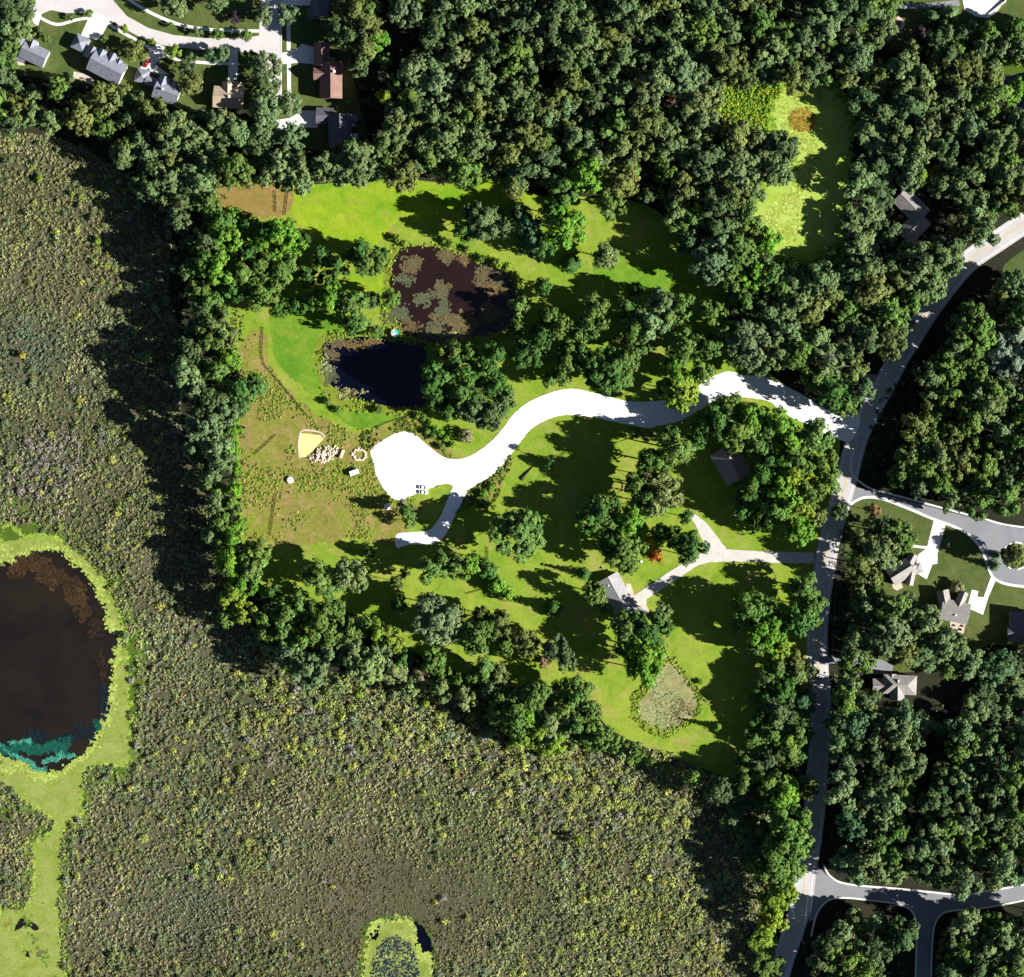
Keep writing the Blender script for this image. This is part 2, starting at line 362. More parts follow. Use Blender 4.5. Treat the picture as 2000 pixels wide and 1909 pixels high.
# pale subdivision streets
sheet("pale_street", [(60, -40), (215, -40), (222, 2), (248, 32), (290, 55), (340, 69), (400, 75), (470, 75), (506, 70), (510, -40), (549, -40), (549, 195), (530, 205), (512, 200),
       (510, 120), (495, 103), (455, 101), (400, 98), (350, 93), (300, 86), (255, 63), (215, 40), (175, 24), (130, 26), (100, 20), (80, 28), (65, 20)], 0.10, M['street'], smooth=False)
strip("kerb", [(549, -40), (549, 60), (549, 196)], 2.2, 0.22, M['concrete'], 0.2)
for cl, wd in (([(240, -12), (256, 2), (300, 28), (350, 48), (400, 57), (450, 60), (506, 61)], 6), ([(200, 40), (240, 64), (276, 84), (317, 107), (358, 118), (420, 124), (506, 125)], 6),
               ([(563, 30), (564, 110), (565, 192)], 7.5), ([(66, 26), (90, 41), (115, 48), (150, 39), (178, 35)], 5.5)):
    strip("pavement", cl, wd, 0.14, M['concrete'])
def driveway(pts, mat='concrete', z=0.16, smooth=False): return sheet("driveway", pts, z, M[mat], smooth=smooth)
driveway([(62, 20), (82, 26), (74, 52), (60, 50)]); driveway([(179, 22), (216, 38), (201, 66), (204, 76), (184, 78), (158, 69)])
driveway([(300, 84), (322, 92), (306, 128), (330, 146), (302, 144), (274, 133)]); driveway([(446, 96), (465, 96), (463, 166), (446, 166)])
driveway([(549, 104), (577, 98), (590, 86), (612, 92), (614, 126), (582, 123), (549, 126)]); driveway([(536, 235), (566, 231), (590, 216), (622, 217), (620, 250), (561, 248), (545, 257)])
driveway([(551, -40), (606, -40), (606, 11), (551, 11)])
driveway([(1824, 1016), (1847, 1025), (1831, 1082), (1831, 1101), (1821, 1103), (1810, 1132), (1794, 1122), (1789, 1103), (1794, 1083), (1810, 1071)], z=0.18)
strip("garden_path", [(1757, 1066), (1768, 1062), (1785, 1067), (1812, 1070)], 5, 0.20, M['concrete'])
driveway([(1898, 1152), (1911, 1155), (1909, 1166), (1921, 1167), (1935, 1128), (1946, 1131), (1930, 1168), (1920, 1201), (1889, 1187)], z=0.18)
driveway([(1872, -40), (1966, -40), (1955, 12), (1946, 25), (1930, 36), (1905, 32), (1884, 20)]); driveway([(1738, 10), (1755, 6), (1800, 8), (1872, 0), (1876, 12), (1800, 17), (1745, 18)], 'asphalt', 0.13)
sheet("patio", [(1738, 42), (1752, 34), (1764, 46), (1758, 56), (1742, 62), (1734, 66)], 0.14, M['patio'])
strip("garden_path", [(1752, 34), (1762, 42), (1763, 52), (1745, 66), (1732, 80)], 6, 0.17, M['stonepatio'])
driveway([(1620, 690), (1640, 695), (1690, 730), (1735, 735), (1728, 755), (1690, 745), (1640, 722), (1622, 708)], 'asphalt', 0.12); driveway([(1675, 540), (1700, 545), (1708, 556), (1690, 560), (1678, 552)], 'asphalt', 0.12)
driveway([(1600, 1282), (1650, 1284), (1720, 1288), (1745, 1300), (1742, 1318), (1706, 1316), (1700, 1302), (1650, 1296), (1600, 1298)], 'asphalt', 0.19)
GRAVEL = [(724, 880), (745, 862), (770, 848), (790, 843), (807, 847), (825, 862), (850, 882), (870, 894), (900, 897), (930, 884), (960, 862), (985, 833), (1000, 813), (1022, 793),
          (1050, 777), (1090, 763), (1125, 760), (1160, 768), (1200, 778), (1235, 785), (1276, 784), (1310, 780), (1350, 766), (1370, 749), (1395, 734), (1425, 726), (1455, 733), (1500, 738),
          (1540, 757), (1575, 776), (1605, 795), (1640, 808), (1680, 812), (1662, 862), (1620, 850), (1585, 832), (1550, 818), (1520, 798), (1499, 783), (1440, 775), (1409, 777), (1389, 787), (1358, 807),
          (1320, 825), (1281, 833), (1261, 836), (1205, 825), (1143, 813), (1102, 811), (1069, 820), (1038, 838), (1013, 868), (995, 892), (962, 928), (925, 950), (910, 965), (900, 985),
          (890, 1005), (880, 1025), (866, 1050), (845, 1062), (800, 1064), (775, 1070), (774, 1045), (800, 1040), (835, 1037), (850, 1024), (862, 1005), (870, 985), (878, 966), (884, 950), (870, 945), (850, 950),
          (830, 960), (805, 968), (785, 978), (765, 972), (750, 955), (736, 930), (730, 905)]
sheet("gravel_drive", GRAVEL, 0.22, M['gravel'], smooth=True, rag=0.5, step=3)
sheet("house_drive", [(1590, 1080), (1480, 1077), (1420, 1073), (1402, 1050), (1380, 1022), (1362, 1007), (1345, 1003), (1360, 1030), (1372, 1055), (1376, 1076), (1360, 1088), (1335, 1100), (1300, 1122),
       (1270, 1142), (1238, 1164), (1242, 1182), (1262, 1184), (1264, 1170), (1290, 1152), (1325, 1130), (1362, 1105), (1390, 1098), (1450, 1097), (1500, 1099), (1590, 1101)], 0.14, M['drive'], smooth=False, rag=0.7)
# cul-de-sac island
isl = [(1985 + 27 * math.cos(a), 1086 + 26 * math.sin(a)) for a in np.linspace(0, 2 * math.pi, 40, endpoint=False)]
sheet("island_bed", isl, 0.24, M['yard'], smooth=False)
strip("kerb", isl + [isl[0]], 3, 0.28, M['concrete'], 0.24)

# ------------------------------------------------------------------ ponds
BIGW = [(-60, 1100), (0, 1098), (30, 1096), (60, 1076), (100, 1068), (140, 1088), (180, 1130), (205, 1180), (220, 1230), (244, 1235), (238, 1252), (226, 1290), (219, 1360), (210, 1400),
        (192, 1432), (180, 1462), (150, 1487), (110, 1512), (78, 1516), (60, 1502), (40, 1490), (0, 1476), (-60, 1465)]
WEED = [(-60, 1064), (0, 1062), (50, 1049), (100, 1049), (140, 1068), (185, 1108), (215, 1150), (236, 1205), (245, 1232), (236, 1256), (249, 1285), (250, 1360), (253, 1420), (256, 1492), (178, 1497),
        (160, 1540), (163, 1590), (128, 1625), (119, 1680), (115, 1760), (119, 1830), (128, 1909), (135, 1990), (-60, 1990), (-60, 1790), (0, 1778), (55, 1768), (66, 1700), (68, 1650), (108, 1612), (80, 1585), (40, 1560), (0, 1524), (-60, 1500)]
FR = [(-60, 1000), (0, 1018), (80, 1025), (130, 1045), (185, 1085), (225, 1130), (250, 1200), (275, 1250), (280, 1330), (276, 1400), (262, 1470), (240, 1520), (180, 1540), (172, 1600), (138, 1640), (128, 1700), (124, 1800), (140, 1990), (-60, 1990), (-60, 1770),
      (40, 1760), (58, 1700), (55, 1650), (85, 1605), (40, 1575), (0, 1545), (-60, 1520)]
sheet("pond_fringe", FR, 0.07, M['fringe'], rag=2.0)
sheet("duckweed", WEED, 0.10, M['weed'], rag=1.5)
sheet("pond_water", BIGW, 0.13, M['w_brown'], rag=2.6, step=4)
sheet("pond_water", [(36, 1800), (44, 1794), (66, 1803), (75, 1812), (70, 1818), (50, 1808), (40, 1814), (28, 1818)], 0.13, M['w_brown'], rag=1, step=3)
sheet("pond_water", [(46, 1858), (56, 1860), (58, 1872), (50, 1868)], 0.13, M['w_brown'], rag=1, step=3)
# small bottom pond
sheet("pond_fringe", [(700, 2000), (700, 1880), (704, 1830), (722, 1800), (750, 1790), (800, 1793), (830, 1810), (848, 1850), (852, 2000)], 0.07, M['fringe'], rag=1.5)
sheet("pond_water", [(712, 2000), (714, 1870), (724, 1806), (735, 1800), (745, 1797), (800, 1800), (822, 1806), (842, 1850), (846, 2000)], 0.10, M['w_blue'], rag=1.5, step=4)
sheet("duckweed", [(712, 2000), (714, 1880), (722, 1838), (735, 1835), (742, 1818), (752, 1802), (800, 1798), (808, 1802), (810, 1850), (822, 1872), (838, 1862), (842, 1900), (840, 2000)], 0.13, M['weed'], rag=1.2, step=4)
# centre ponds
sheet("pond_bank", [(768, 475), (790, 470), (800, 478), (870, 478), (930, 500), (1000, 520), (1022, 560), (1020, 640), (960, 668), (870, 680), (795, 668), (770, 668), (745, 640), (748, 600), (752, 560), (756, 520)], 0.10, M['bank'], rag=1.5)
sheet("lily_pond", [(778, 490), (800, 482), (860, 484), (920, 505), (985, 530), (1008, 560), (1008, 620), (970, 650), (900, 664), (850, 676), (820, 660), (792, 655), (780, 632), (765, 610), (768, 580), (762, 550), (768, 515)], 0.14, M['w_plum'], rag=1.2)
sheet("pond_bank", [(625, 660), (650, 648), (690, 650), (750, 652), (780, 668), (830, 665), (842, 700), (845, 760), (838, 800), (800, 812), (760, 810), (700, 802), (660, 795), (634, 770), (618, 720), (616, 690)], 0.10, M['bank'], rag=1.2)
sheet("blue_pond", [(632, 672), (660, 660), (700, 658), (745, 660), (785, 660), (830, 672), (836, 710), (838, 760), (828, 795), (795, 800), (740, 790), (690, 778), (650, 755), (632, 720), (628, 695)], 0.13, M['w_blue'], rag=1.0)
# algae pond in the wood
sheet("algae_pond", [(1528, 160), (1545, 172), (1600, 165), (1640, 180), (1665, 240), (1660, 320), (1655, 400), (1640, 470), (1590, 510), (1520, 505), (1490, 470), (1468, 430), (1465, 390), (1490, 360), (1540, 350), (1550, 310), (1545, 275), (1512, 258), (1504, 220), (1512, 190)], 0.08, M['weed2'], rag=3.0, step=4)
# lily pond by the driveway house
sheet("pond_bank", [(1290, 1285), (1315, 1285), (1340, 1310), (1365, 1350), (1368, 1390), (1345, 1420), (1300, 1440), (1260, 1425), (1235, 1400), (1232, 1370), (1255, 1340), (1275, 1310)], 0.10, M['bank'], rag=1.2)
sheet("lily_bed_pond", [(1297, 1296), (1314, 1294), (1334, 1316), (1358, 1352), (1360, 1385), (1338, 1412), (1300, 1428), (1268, 1416), (1245, 1395), (1246, 1375), (1268, 1348), (1286, 1318)], 0.14, ground_mat("dry_lily_mat", (0.24, 0.23, 0.09), (0.34, 0.33, 0.15), (0.16, 0.13, 0.05), s1=0.25, s2=1.3, fine=0.5), rag=1.0)
sheet("dark_pond", [(1948, 165), (1975, 148), (2060, 140), (2060, 230), (1980, 205), (1950, 192)], 0.11, M['w_blue'], rag=1.2)
sheet("sand_pit", [(586, 846), (626, 850), (632, 858), (600, 892), (587, 894), (582, 870)], 0.14, M['sand'], smooth=False, rag=0.5)
strip("sand_border", [(585, 896), (583, 868), (588, 844), (605, 841), (628, 846), (634, 856)], 3.2, 0.19, M['stonepatio'])
for pts in ([(1742, 1140), (1760, 1138), (1764, 1148), (1752, 1154), (1744, 1149)], [(1855, 1212), (1886, 1218), (1882, 1238), (1868, 1244), (1856, 1232)], [(1232, 1140), (1242, 1172), (1238, 1180), (1225, 1152), (1222, 1140)],
            [(1240, 1180), (1262, 1182), (1272, 1200), (1262, 1210), (1246, 1204)], [(22, 118), (50, 122), (48, 128), (30, 128)], [(143, 140), (172, 146), (184, 158), (178, 166), (160, 158), (144, 152)], [(255, 193), (285, 196), (285, 206), (258, 208)]):
    sheet("terrace", pts, 0.16, M['stonepatio'], smooth=False)

# ------------------------------------------------------------------ houses
def box_mesh(name, sx, sy, sz, z0=0.0, bev=0.0):
    bm = bmesh.new(); bmesh.ops.create_cube(bm, size=1.0)
    for v in bm.verts: v.co = Vector((v.co.x * sx, v.co.y * sy, (v.co.z + 0.5) * sz + z0))
    if bev: bmesh.ops.bevel(bm, geom=list(bm.edges), offset=bev, segments=1, affect='EDGES')
    me = bpy.data.meshes.new(name); bm.to_mesh(me); bm.free(); return me

def prism_mesh(name, prof, x0, x1):
    """profile in (y,z) extruded along x"""
    n = len(prof); V = [(x0, y, z) for y, z in prof] + [(x1, y, z) for y, z in prof]
    F = [tuple(range(n))[::-1], tuple(range(n, 2 * n))] + [(i, (i + 1) % n, n + (i + 1) % n, n + i) for i in range(n)]
    me = bpy.data.meshes.new(name); me.from_pydata(V, [], F); me.update()
    bm = bmesh.new(); bm.from_mesh(me); bmesh.ops.recalc_face_normals(bm, faces=bm.faces); bm.to_mesh(me); bm.free()
    return me

WIN = box_mesh("window", 1.3, 0.08, 1.3); WINF = box_mesh("frame", 1.55, 0.05, 1.55)
_hz = [0]
def house(name, label, blocks, roof, wall='wall', chimneys=(), group=None, door=True, vents=()):
    """blocks: (cx, cy, length, width, angle_deg_px, eave, pitch, kind) in photograph pixels; ridge along length"""
    c0 = blocks[0]; base = W(c0[0], c0[1], 0); root = empty(name, base)
    props(root, label, 'house', group)
    _hz[0] += 1
    for bi, (cx, cy, L, Wd, ang, eave, pitch, kind) in enumerate(blocks):
        zt = eave + Wd * S / 4 * pitch
        p = W(cx, cy, zt) - base; p.z = 0.0
        jig = 0.013 * bi + 0.004 * (_hz[0] % 5)
        L2 = L * S; W2 = Wd * S; ov = 0.45; hw = W2 / 2 - ov + jig; hl = L2 / 2 - ov + jig
        eave += jig
        rise = (W2 / 2) * pitch; th = 0.22
        rot = (0, 0, -math.radians(ang))
        if kind == 'gable':
            wme = prism_mesh("wall", [(-hw, 0), (hw, 0), (hw, eave), (0, eave + hw * pitch - 0.02), (-hw, eave)], -hl, hl)
            ey = W2 / 2; ez = eave - ov * pitch
            rme = prism_mesh("roof", [(-ey, ez), (0, eave + hw * pitch), (ey, ez), (ey, ez + th), (0, eave + hw * pitch + th * 1.15), (-ey, ez + th)], -L2 / 2, L2 / 2)
        else:
            wme = box_mesh("wall", hl * 2, hw * 2, eave)
            ez = eave - 0.05; r = max(0.05, L2 / 2 - W2 / 2); ey = W2 / 2; ex = L2 / 2; zt2 = eave + rise * 0.9
            V = [(-ex, -ey, ez), (ex, -ey, ez), (ex, ey, ez), (-ex, ey, ez), (-ex, -ey, ez + .15), (ex, -ey, ez + .15), (ex, ey, ez + .15), (-ex, ey, ez + .15), (-r, 0, zt2), (r, 0, zt2)]
            F = [(3, 2, 1, 0), (0, 1, 5, 4), (1, 2, 6, 5), (2, 3, 7, 6), (3, 0, 4, 7), (4, 5, 9, 8), (6, 7, 8, 9), (5, 6, 9), (7, 4, 8)]
            rme = bpy.data.meshes.new("roof"); rme.from_pydata(V, [], F); rme.update()
        wo = mkobj("wall", wme, M[wall], root, p); wo.rotation_euler = rot
        ro = mkobj("roof", rme, R_[roof], root, p); ro.rotation_euler = rot
        if kind == 'gable':
            rc = mkobj("ridge_cap", prism_mesh("ridge_cap", [(-0.22, -0.2), (0, 0.02), (0.22, -0.2), (0.22, -0.1), (0, 0.1), (-0.22, -0.1)], -L2 / 2 + .05, L2 / 2 - .05), R_[roof], ro, (0, 0, eave + hw * pitch + th * 1.15))
        k = max(1, int(L2 / 4.5))
        for sgn in (-1, 1):
            for i in range(k):
                x = (i + 0.5) / k * 2 * hl - hl
                wn = mkobj("window", WINF, M['white'], wo, (x, sgn * (hw + 0.03), 1.0)); gl = mkobj("pane", WIN, M['glass'], wn, (0, sgn * 0.02, 0.12))
        if bi == 0 and door:
            d = mkobj("door", box_mesh("door", 1.0, 0.1, 2.1), M['door'], wo, (min(hl - 0.7, 1.9), -(hw + 0.04), 0.0))
            mkobj("handle", box_mesh("handle", 0.08, 0.08, 0.2), M['wire'], d, (0.38, -0.08, 1.0))
    for (cx, cy, h) in chimneys:
        q = W(cx, cy, h) - base; q.z = 0
        c = mkobj("chimney", box_mesh("chimney", 1.0, 1.0, h), M['brickwall'], root, q)
        mkobj("cap", box_mesh("cap", 1.2, 1.2, 0.2, h), M['concrete'], c)
    for (cx, cy, h) in vents:
        q = W(cx, cy, h) - base; q.z = h - 1.2
        mkobj("roof_vent", box_mesh("roof_vent", 0.7, 0.7, 1.2), M['white'] if h > 0 else M['tyre'], root, q)
    return root

G, Hp = 'gable', 'hip'
house("house", "blue-grey roofed house half under trees, with curved path to its door", [(66, 105, 52, 36, 25, 5.0, 0.75, G), (37, 82, 40, 27, 62, 4.6, 0.8, G), (61, 90, 26, 20, 112, 5.0, 0.95, G), (34, 107, 36, 22, 22, 3.2, 0.6, G)], 'blue')
house("house", "large blue-grey house with three front gables and a wide white driveway", [(208, 131, 70, 44, 28, 5.6, 0.70, G), (194, 112, 34, 18, 118, 5.6, 0.9, G), (215, 119, 34, 17, 118, 5.6, 0.9, G), (229, 128, 28, 12, 118, 5.6, 0.9, G), (156, 84, 30, 30, 27, 3.4, 0.8, Hp), (178, 103, 26, 24, 118, 4.2, 0.8, G)], 'blue')
house("house", "blue-grey roofed house beside the red car", [(325, 180, 50, 38, 22, 5.4, 0.75, G), (316, 166, 36, 22, 112, 5.4, 0.9, G), (277, 148, 26, 28, 15, 3.2, 0.8, Hp), (297, 160, 28, 18, 20, 3.6, 0.8, G), (340, 172, 20, 20, 112, 5.0, 0.8, G)], 'blue', chimneys=[(318, 174, 10.2)])
house("house", "tan roofed house with chimney at the end of a shaded driveway", [(446, 190, 60, 42, 4, 5.2, 0.65, G), (445, 174, 30, 24, 92, 5.2, 0.8, G), (464, 176, 30, 22, 92, 3.2, 0.7, G)], 'tan', chimneys=[(448, 189, 9.4)])
house("house", "dark roofed house with a white flat wing, cut by the edge of the woods", [(624, 10, 44, 36, 92, 5.2, 0.7, G), (612, 26, 24, 20, 2, 4.4, 0.7, G), (638, 8, 30, 14, 90, 3.2, 0.3, Hp)], 'dark')
house("house", "red-brown roofed house in deep tree shade", [(646, 156, 72, 44, 90, 5.6, 0.75, G), (628, 106, 46, 32, 90, 4.6, 0.7, G), (632, 144, 40, 24, 0, 5.4, 0.85, G), (634, 118, 40, 12, 0, 4.4, 0.6, G)], 'red', 'brickwall', chimneys=[(653, 140, 10.4)])
house("house", "dark grey roofed house with a small white deck, in woodland shade", [(664, 256, 66, 46, 88, 5.4, 0.65, G), (634, 226, 34, 32, 2, 3.4, 0.6, G), (680, 236, 36, 24, 2, 4.6, 0.7, G)], 'dark')
house("house", "L-shaped grey-brown roofed house deep in the woods beside a white pickup", [(1781, 402, 64, 42, 46, 3.4, 0.55, G), (1785, 445, 58, 40, -46, 3.3, 0.55, G)], 'brown', chimneys=[])
house("barn", "broad grey-brown barn roof mostly in tree shadow beside the lawn", [(1428, 906, 70, 56, 60, 4.2, 0.5, G)], 'barn', door=True)
house("house", "pale roofed ranch house at the end of the forked gravel drive", [(1207, 1164, 84, 44, 61.5, 3.1, 0.42, G), (1246, 1196, 34, 24, 30, 2.9, 0.4, G)], 'pale', vents=[(1189, 1144, 4.9), (1220, 1168, 5.0)])
house("house", "warm grey roofed house with a white driveway turning court", [(1760, 1117, 48, 36, -32, 5.2, 0.75, G), (1775, 1103, 46, 18, -62, 5.0, 0.9, G), (1780, 1124, 40, 16, -78, 4.8, 0.9, G), (1790, 1112, 24, 20, -20, 3.4, 0.7, Hp)], 'grey')
house("house", "warm grey roofed house with a furnished stone terrace behind it", [(1866, 1195, 56, 42, 12, 5.2, 0.65, G), (1846, 1178, 50, 24, 80, 4.6, 0.75, G), (1877, 1174, 38, 18, -68, 5.0, 0.95, G)], 'grey', vents=[(1867, 1202, 8.4)])
house("house", "grey roofed house with a hexagonal rear gable among tall trees", [(1758, 1338, 66, 38, 3, 5.2, 0.7, Hp), (1720, 1340, 30, 28, 0, 3.4, 0.7, G), (1753, 1348, 40, 28, 90, 5.2, 0.8, G), (1742, 1330, 26, 20, 90, 4.6, 0.7, G)], 'grey')
house("house", "dark roofed house beyond the shaded yard off the turning circle", [(2000, 1225, 60, 52, 90, 5.2, 0.65, G), (1984, 1236, 30, 22, 0, 4.6, 0.8, G)], 'dark')

# ------------------------------------------------------------------ vehicles
def loft(name, rings):
    n = len(rings[0]); V = [p for r in rings for p in r]; F = []
    for i in range(len(rings) - 1):
        for j in range(n):
            F.append((i * n + j, i * n + (j + 1) % n, (i + 1) * n + (j + 1) % n, (i + 1) * n + j))
    F += [tuple(range(n))[::-1], tuple(range((len(rings) - 1) * n, len(rings) * n))]
    me = bpy.data.meshes.new(name); me.from_pydata(V, [], F); me.update()
    bm = bmesh.new(); bm.from_mesh(me); bmesh.ops.recalc_face_normals(bm, faces=bm.faces); bm.to_mesh(me); bm.free(); return me
def car_section(x, hw, z0, z1, tuck=0.06):
    return [(x, -hw, z0), (x, -hw, z1 - 0.15), (x, -hw + tuck, z1), (x, hw - tuck, z1), (x, hw, z1 - 0.15), (x, hw, z0)]
def wheel_mesh():
    bm = bmesh.new(); bmesh.ops.create_cone(bm, cap_ends=True, segments=16, radius1=0.33, radius2=0.33, depth=0.22)
    bmesh.ops.rotate(bm, verts=bm.verts, matrix=Matrix.Rotation(math.pi / 2, 3, 'X')); me = bpy.data.meshes.new("wheel"); bm.to_mesh(me); bm.free(); return me
WH = wheel_mesh()
def car(label, px, py, ang, paint, pickup=False, z=0.2, cat='car', group=None):
    r = empty("parked_pickup" if pickup else "parked_car", W(px, py, z), -math.radians(ang)); props(r, label, cat, group)
    secs = [(-2.25, .72, .35, .72), (-2.1, .86, .28, .95), (-1.2, .90, .25, .98), (0, .90, .25, .98), (1.1, .90, .25, .95), (2.0, .84, .28, .85), (2.25, .70, .35, .68)]
    if pickup: secs = [(-2.75, .88, .45, 1.10), (-2.6, .95, .42, 1.12), (-0.9, .96, .42, 1.12), (0.9, .96, .42, 1.12), (2.3, .93, .42, 1.08), (2.7, .84, .45, .95)]
    mkobj("body", loft("body", [car_section(*s) for s in secs]), M[paint], r)
    if pickup:
        mkobj("cabin", loft("cabin", [car_section(-0.75, .82, 1.10, 1.62), car_section(-0.6, .84, 1.10, 1.80), car_section(0.55, .84, 1.10, 1.80), car_section(1.2, .86, 1.10, 1.30)]), M[paint], r)
        mkobj("window", loft("window", [car_section(0.62, .74, 1.25, 1.79), car_section(1.16, .80, 1.13, 1.35)]), M['glass'], r)
        mkobj("window", box_mesh("window", .06, 1.4, .4, 1.25), M['glass'], r, (-0.76, 0, 0))
        mkobj("load_bed", box_mesh("load_bed", 1.55, 1.55, .05, 1.09), M['cargrey'], r, (-1.75, 0, 0))
    else:
        c = mkobj("window", loft("window", [car_section(-1.75, .70, .95, 1.02), car_section(-1.05, .74, .95, 1.40), car_section(0.25, .74, .95, 1.42), car_section(1.05, .74, .93, 1.0)]), M['glass'], r)
        mkobj("roof_panel", loft("roof_panel", [car_section(-1.0, .66, 1.38, 1.45, .12), car_section(-.4, .68, 1.38, 1.50, .12), car_section(0.2, .66, 1.38, 1.46, .12)]), M[paint], r)
    ln = 1.65 if pickup else 1.35
    for sx in (-ln, ln):
        for sy in (-0.82, 0.82):
            wv = mkobj("wheel", WH, M['tyre'], r, (sx, sy, 0.33))
    for sy in (-0.55, 0.55):
        mkobj("headlight", box_mesh("headlight", .08, .3, .14), M['lamp'], r, ((2.68 if pickup else 2.2), sy, .62))
    return r
car("white car parked on the gravel turning area beside another white car", 827, 952.5, 5, 'carwhite', z=0.24, group="white cars on the gravel turning area")
car("white car parked on the gravel turning area beside another white car", 827, 962, 4, 'carwhite', z=0.24, group="white cars on the gravel turning area")
car("red car parked at the edge of a white driveway", 287, 124, -58, 'carred', z=0.20)
car("grey car parked on a white driveway near the red car", 307, 128, -58, 'cargrey', z=0.20)
car("white car in the shaded driveway of the tan roofed house", 460, 152, -88, 'carwhite', z=0.20)
car("white pickup truck beside the L-shaped house in the woods", 1743, 473, -52, 'carwhite', True, z=0.04, cat='pickup')

# ------------------------------------------------------------------ fences
POST = box_mesh("post", .16, .16, 1.35, 0, .02); RAIL = box_mesh("rail", 1.0, .07, .13)
def fence(label, pts, wood='wood', group=None, rails=3, step=2.6):
    r = empty("rail_fence", W(*pts[0], 0)); props(r, label, 'fence', group); b = r.location.copy()
    for i in range(len(pts) - 1):
        a = W(*pts[i]) - b; c = W(*pts[i + 1]) - b; d = c - a; n = max(1, round(d.length / step)); an = math.atan2(d.y, d.x)
        for j in range(n + (i == len(pts) - 2)):
            q = a + d * (j / n); o = mkobj("post", POST, M[wood], r, (q.x, q.y, 0)); o.rotation_euler = (0, 0, an)
        for j in range(n):
            q = a + d * ((j + .5) / n)
            for k in range(rails):
                o = mkobj("rail", RAIL, M[wood], r, (q.x, q.y, .35 + .38 * k)); o.rotation_euler = (0, 0, an); o.scale = (d.length / n - .17, 1, 1)
fence("brown rail fence bent on the lawn beside the curving gravel drive", [(1014, 880), (1052, 893), (1068, 933)])
fence("dark rail fence reaching out of the shade onto the lawn", [(1112, 879), (1083, 906), (1078, 926)], 'darkwood')
fence("long dark rail fence along the edge of the lush lawn", [(516, 640), (513, 690), (518, 712), (553, 752), (602, 812)], 'darkwood')
fence("dark rail fence between the blue pond lawn and the gravel circle", [(800, 812), (760, 826), (730, 838)], 'darkwood')
fence("wooden fence between dry grass patch and bright green field", [(565, 368), (562, 396), (559, 420)])
fence("short wooden fence standing in the dry grass patch", [(540, 374), (541, 396), (541, 414)])
fence("pale wooden fence winding down past the big round tree", [(979, 960), (968, 980), (956, 988), (955, 1012)])
fence("pale wooden fence beside the tapering lawn below the big round tree", [(955, 1070), (955, 1098)])
fence("short low fence by the row of round evergreen bushes", [(915, 1160), (941, 1153)])
fence("thin dark fence crossing the rough meadow below the sand pit", [(541, 850), (520, 870), (500, 888)], 'darkwood')
fence("dark fence along the marsh side of the rough meadow", [(541, 965), (535, 1010), (530, 1045)], 'darkwood')

# ------------------------------------------------------------------ poles and wires
def tube_mesh(name, pts, r0, r1, seg=6):
    pts = [Vector(p) for p in pts]; V = []; F = []; n = len(pts)
    for i, p in enumerate(pts):
        d = (pts[min(n - 1, i + 1)] - pts[max(0, i - 1)]).normalized()
        u = d.orthogonal().normalized(); v = d.cross(u); r = r0 + (r1 - r0) * i / max(1, n - 1)
        for j in range(seg):
            a = 2 * math.pi * j / seg; V.append(tuple(p + (u * math.cos(a) + v * math.sin(a)) * r))
    for i in range(n - 1):
        for j in range(seg): F.append((i * seg + j, i * seg + (j + 1) % seg, (i + 1) * seg + (j + 1) % seg, (i + 1) * seg + j))
    F += [tuple(range(seg))[::-1], tuple(range((n - 1) * seg, n * seg))]
    me = bpy.data.meshes.new(name); me.from_pydata(V, [], F); me.update(); return me
POLES = [(1597, 1612, 85, "wooden utility pole beside the road where woods crowd both sides"), (1568, 1838, 75, "wooden utility pole on the verge below the side street corner"), (1628, 1268, 85, "wooden utility pole beside the shaded driveway entrance"), (1640, 1020, 80, "wooden utility pole at the kerb near the side street junction")]
ptop = []
for px, py, an, lb in POLES:
    r = empty("utility_pole", W(px, py), -math.radians(an)); props(r, lb, 'pole', "poles along the road")
    mkobj("post", tube_mesh("post", [(0, 0, 0), (0, 0, 5), (0, 0, 10.5)], .17, .11, 8), M['wood'], r)
    ca = mkobj("crossarm", box_mesh("crossarm", .14, 2.6, .16), M['wood'], r, (0, 0, 9.6))
    for y in (-1.15, -.55, .55, 1.15): mkobj("insulator", box_mesh("insulator", .09, .09, .16), M['white'], ca, (0, y, .16))
    ptop.append((W(px, py), -math.radians(an)))
def wire(a, b, label):
    n = 14; P = []
    for i in range(n + 1):
        u = i / n; p = a.lerp(b, u); p.z -= 1.2 * 4 * u * (1 - u) * .8; P.append(p)
    o = mkobj("overhead_wire", tube_mesh("overhead_wire", P, .022, .022, 4), M['wire']); props(o, label, 'wire', "wires between the road poles")
for i, j in ((0, 1), (2, 0), (3, 2)):
    for y in (-1.15, 1.15):
        (a, ra), (b, rb) = ptop[i], ptop[j]
        A = a + Vector((-math.sin(ra) * y, math.cos(ra) * y, 9.9)); B = b + Vector((-math.sin(rb) * y, math.cos(rb) * y, 9.9))
        wire(A, B, "thin overhead wire strung between utility poles along the road")
wire(W(1568, 1838) + Vector((0, 0, 9.9)), W(1580, 1990) + Vector((0, 0, 9.9)), "overhead wire leaving the lowest pole past the side street corner")
wire(W(1568, 1838) + Vector((0, 0, 9.7)), W(1540, 1760) + Vector((0, 0, 7)), "overhead wire crossing the road from the side street pole to the trees")

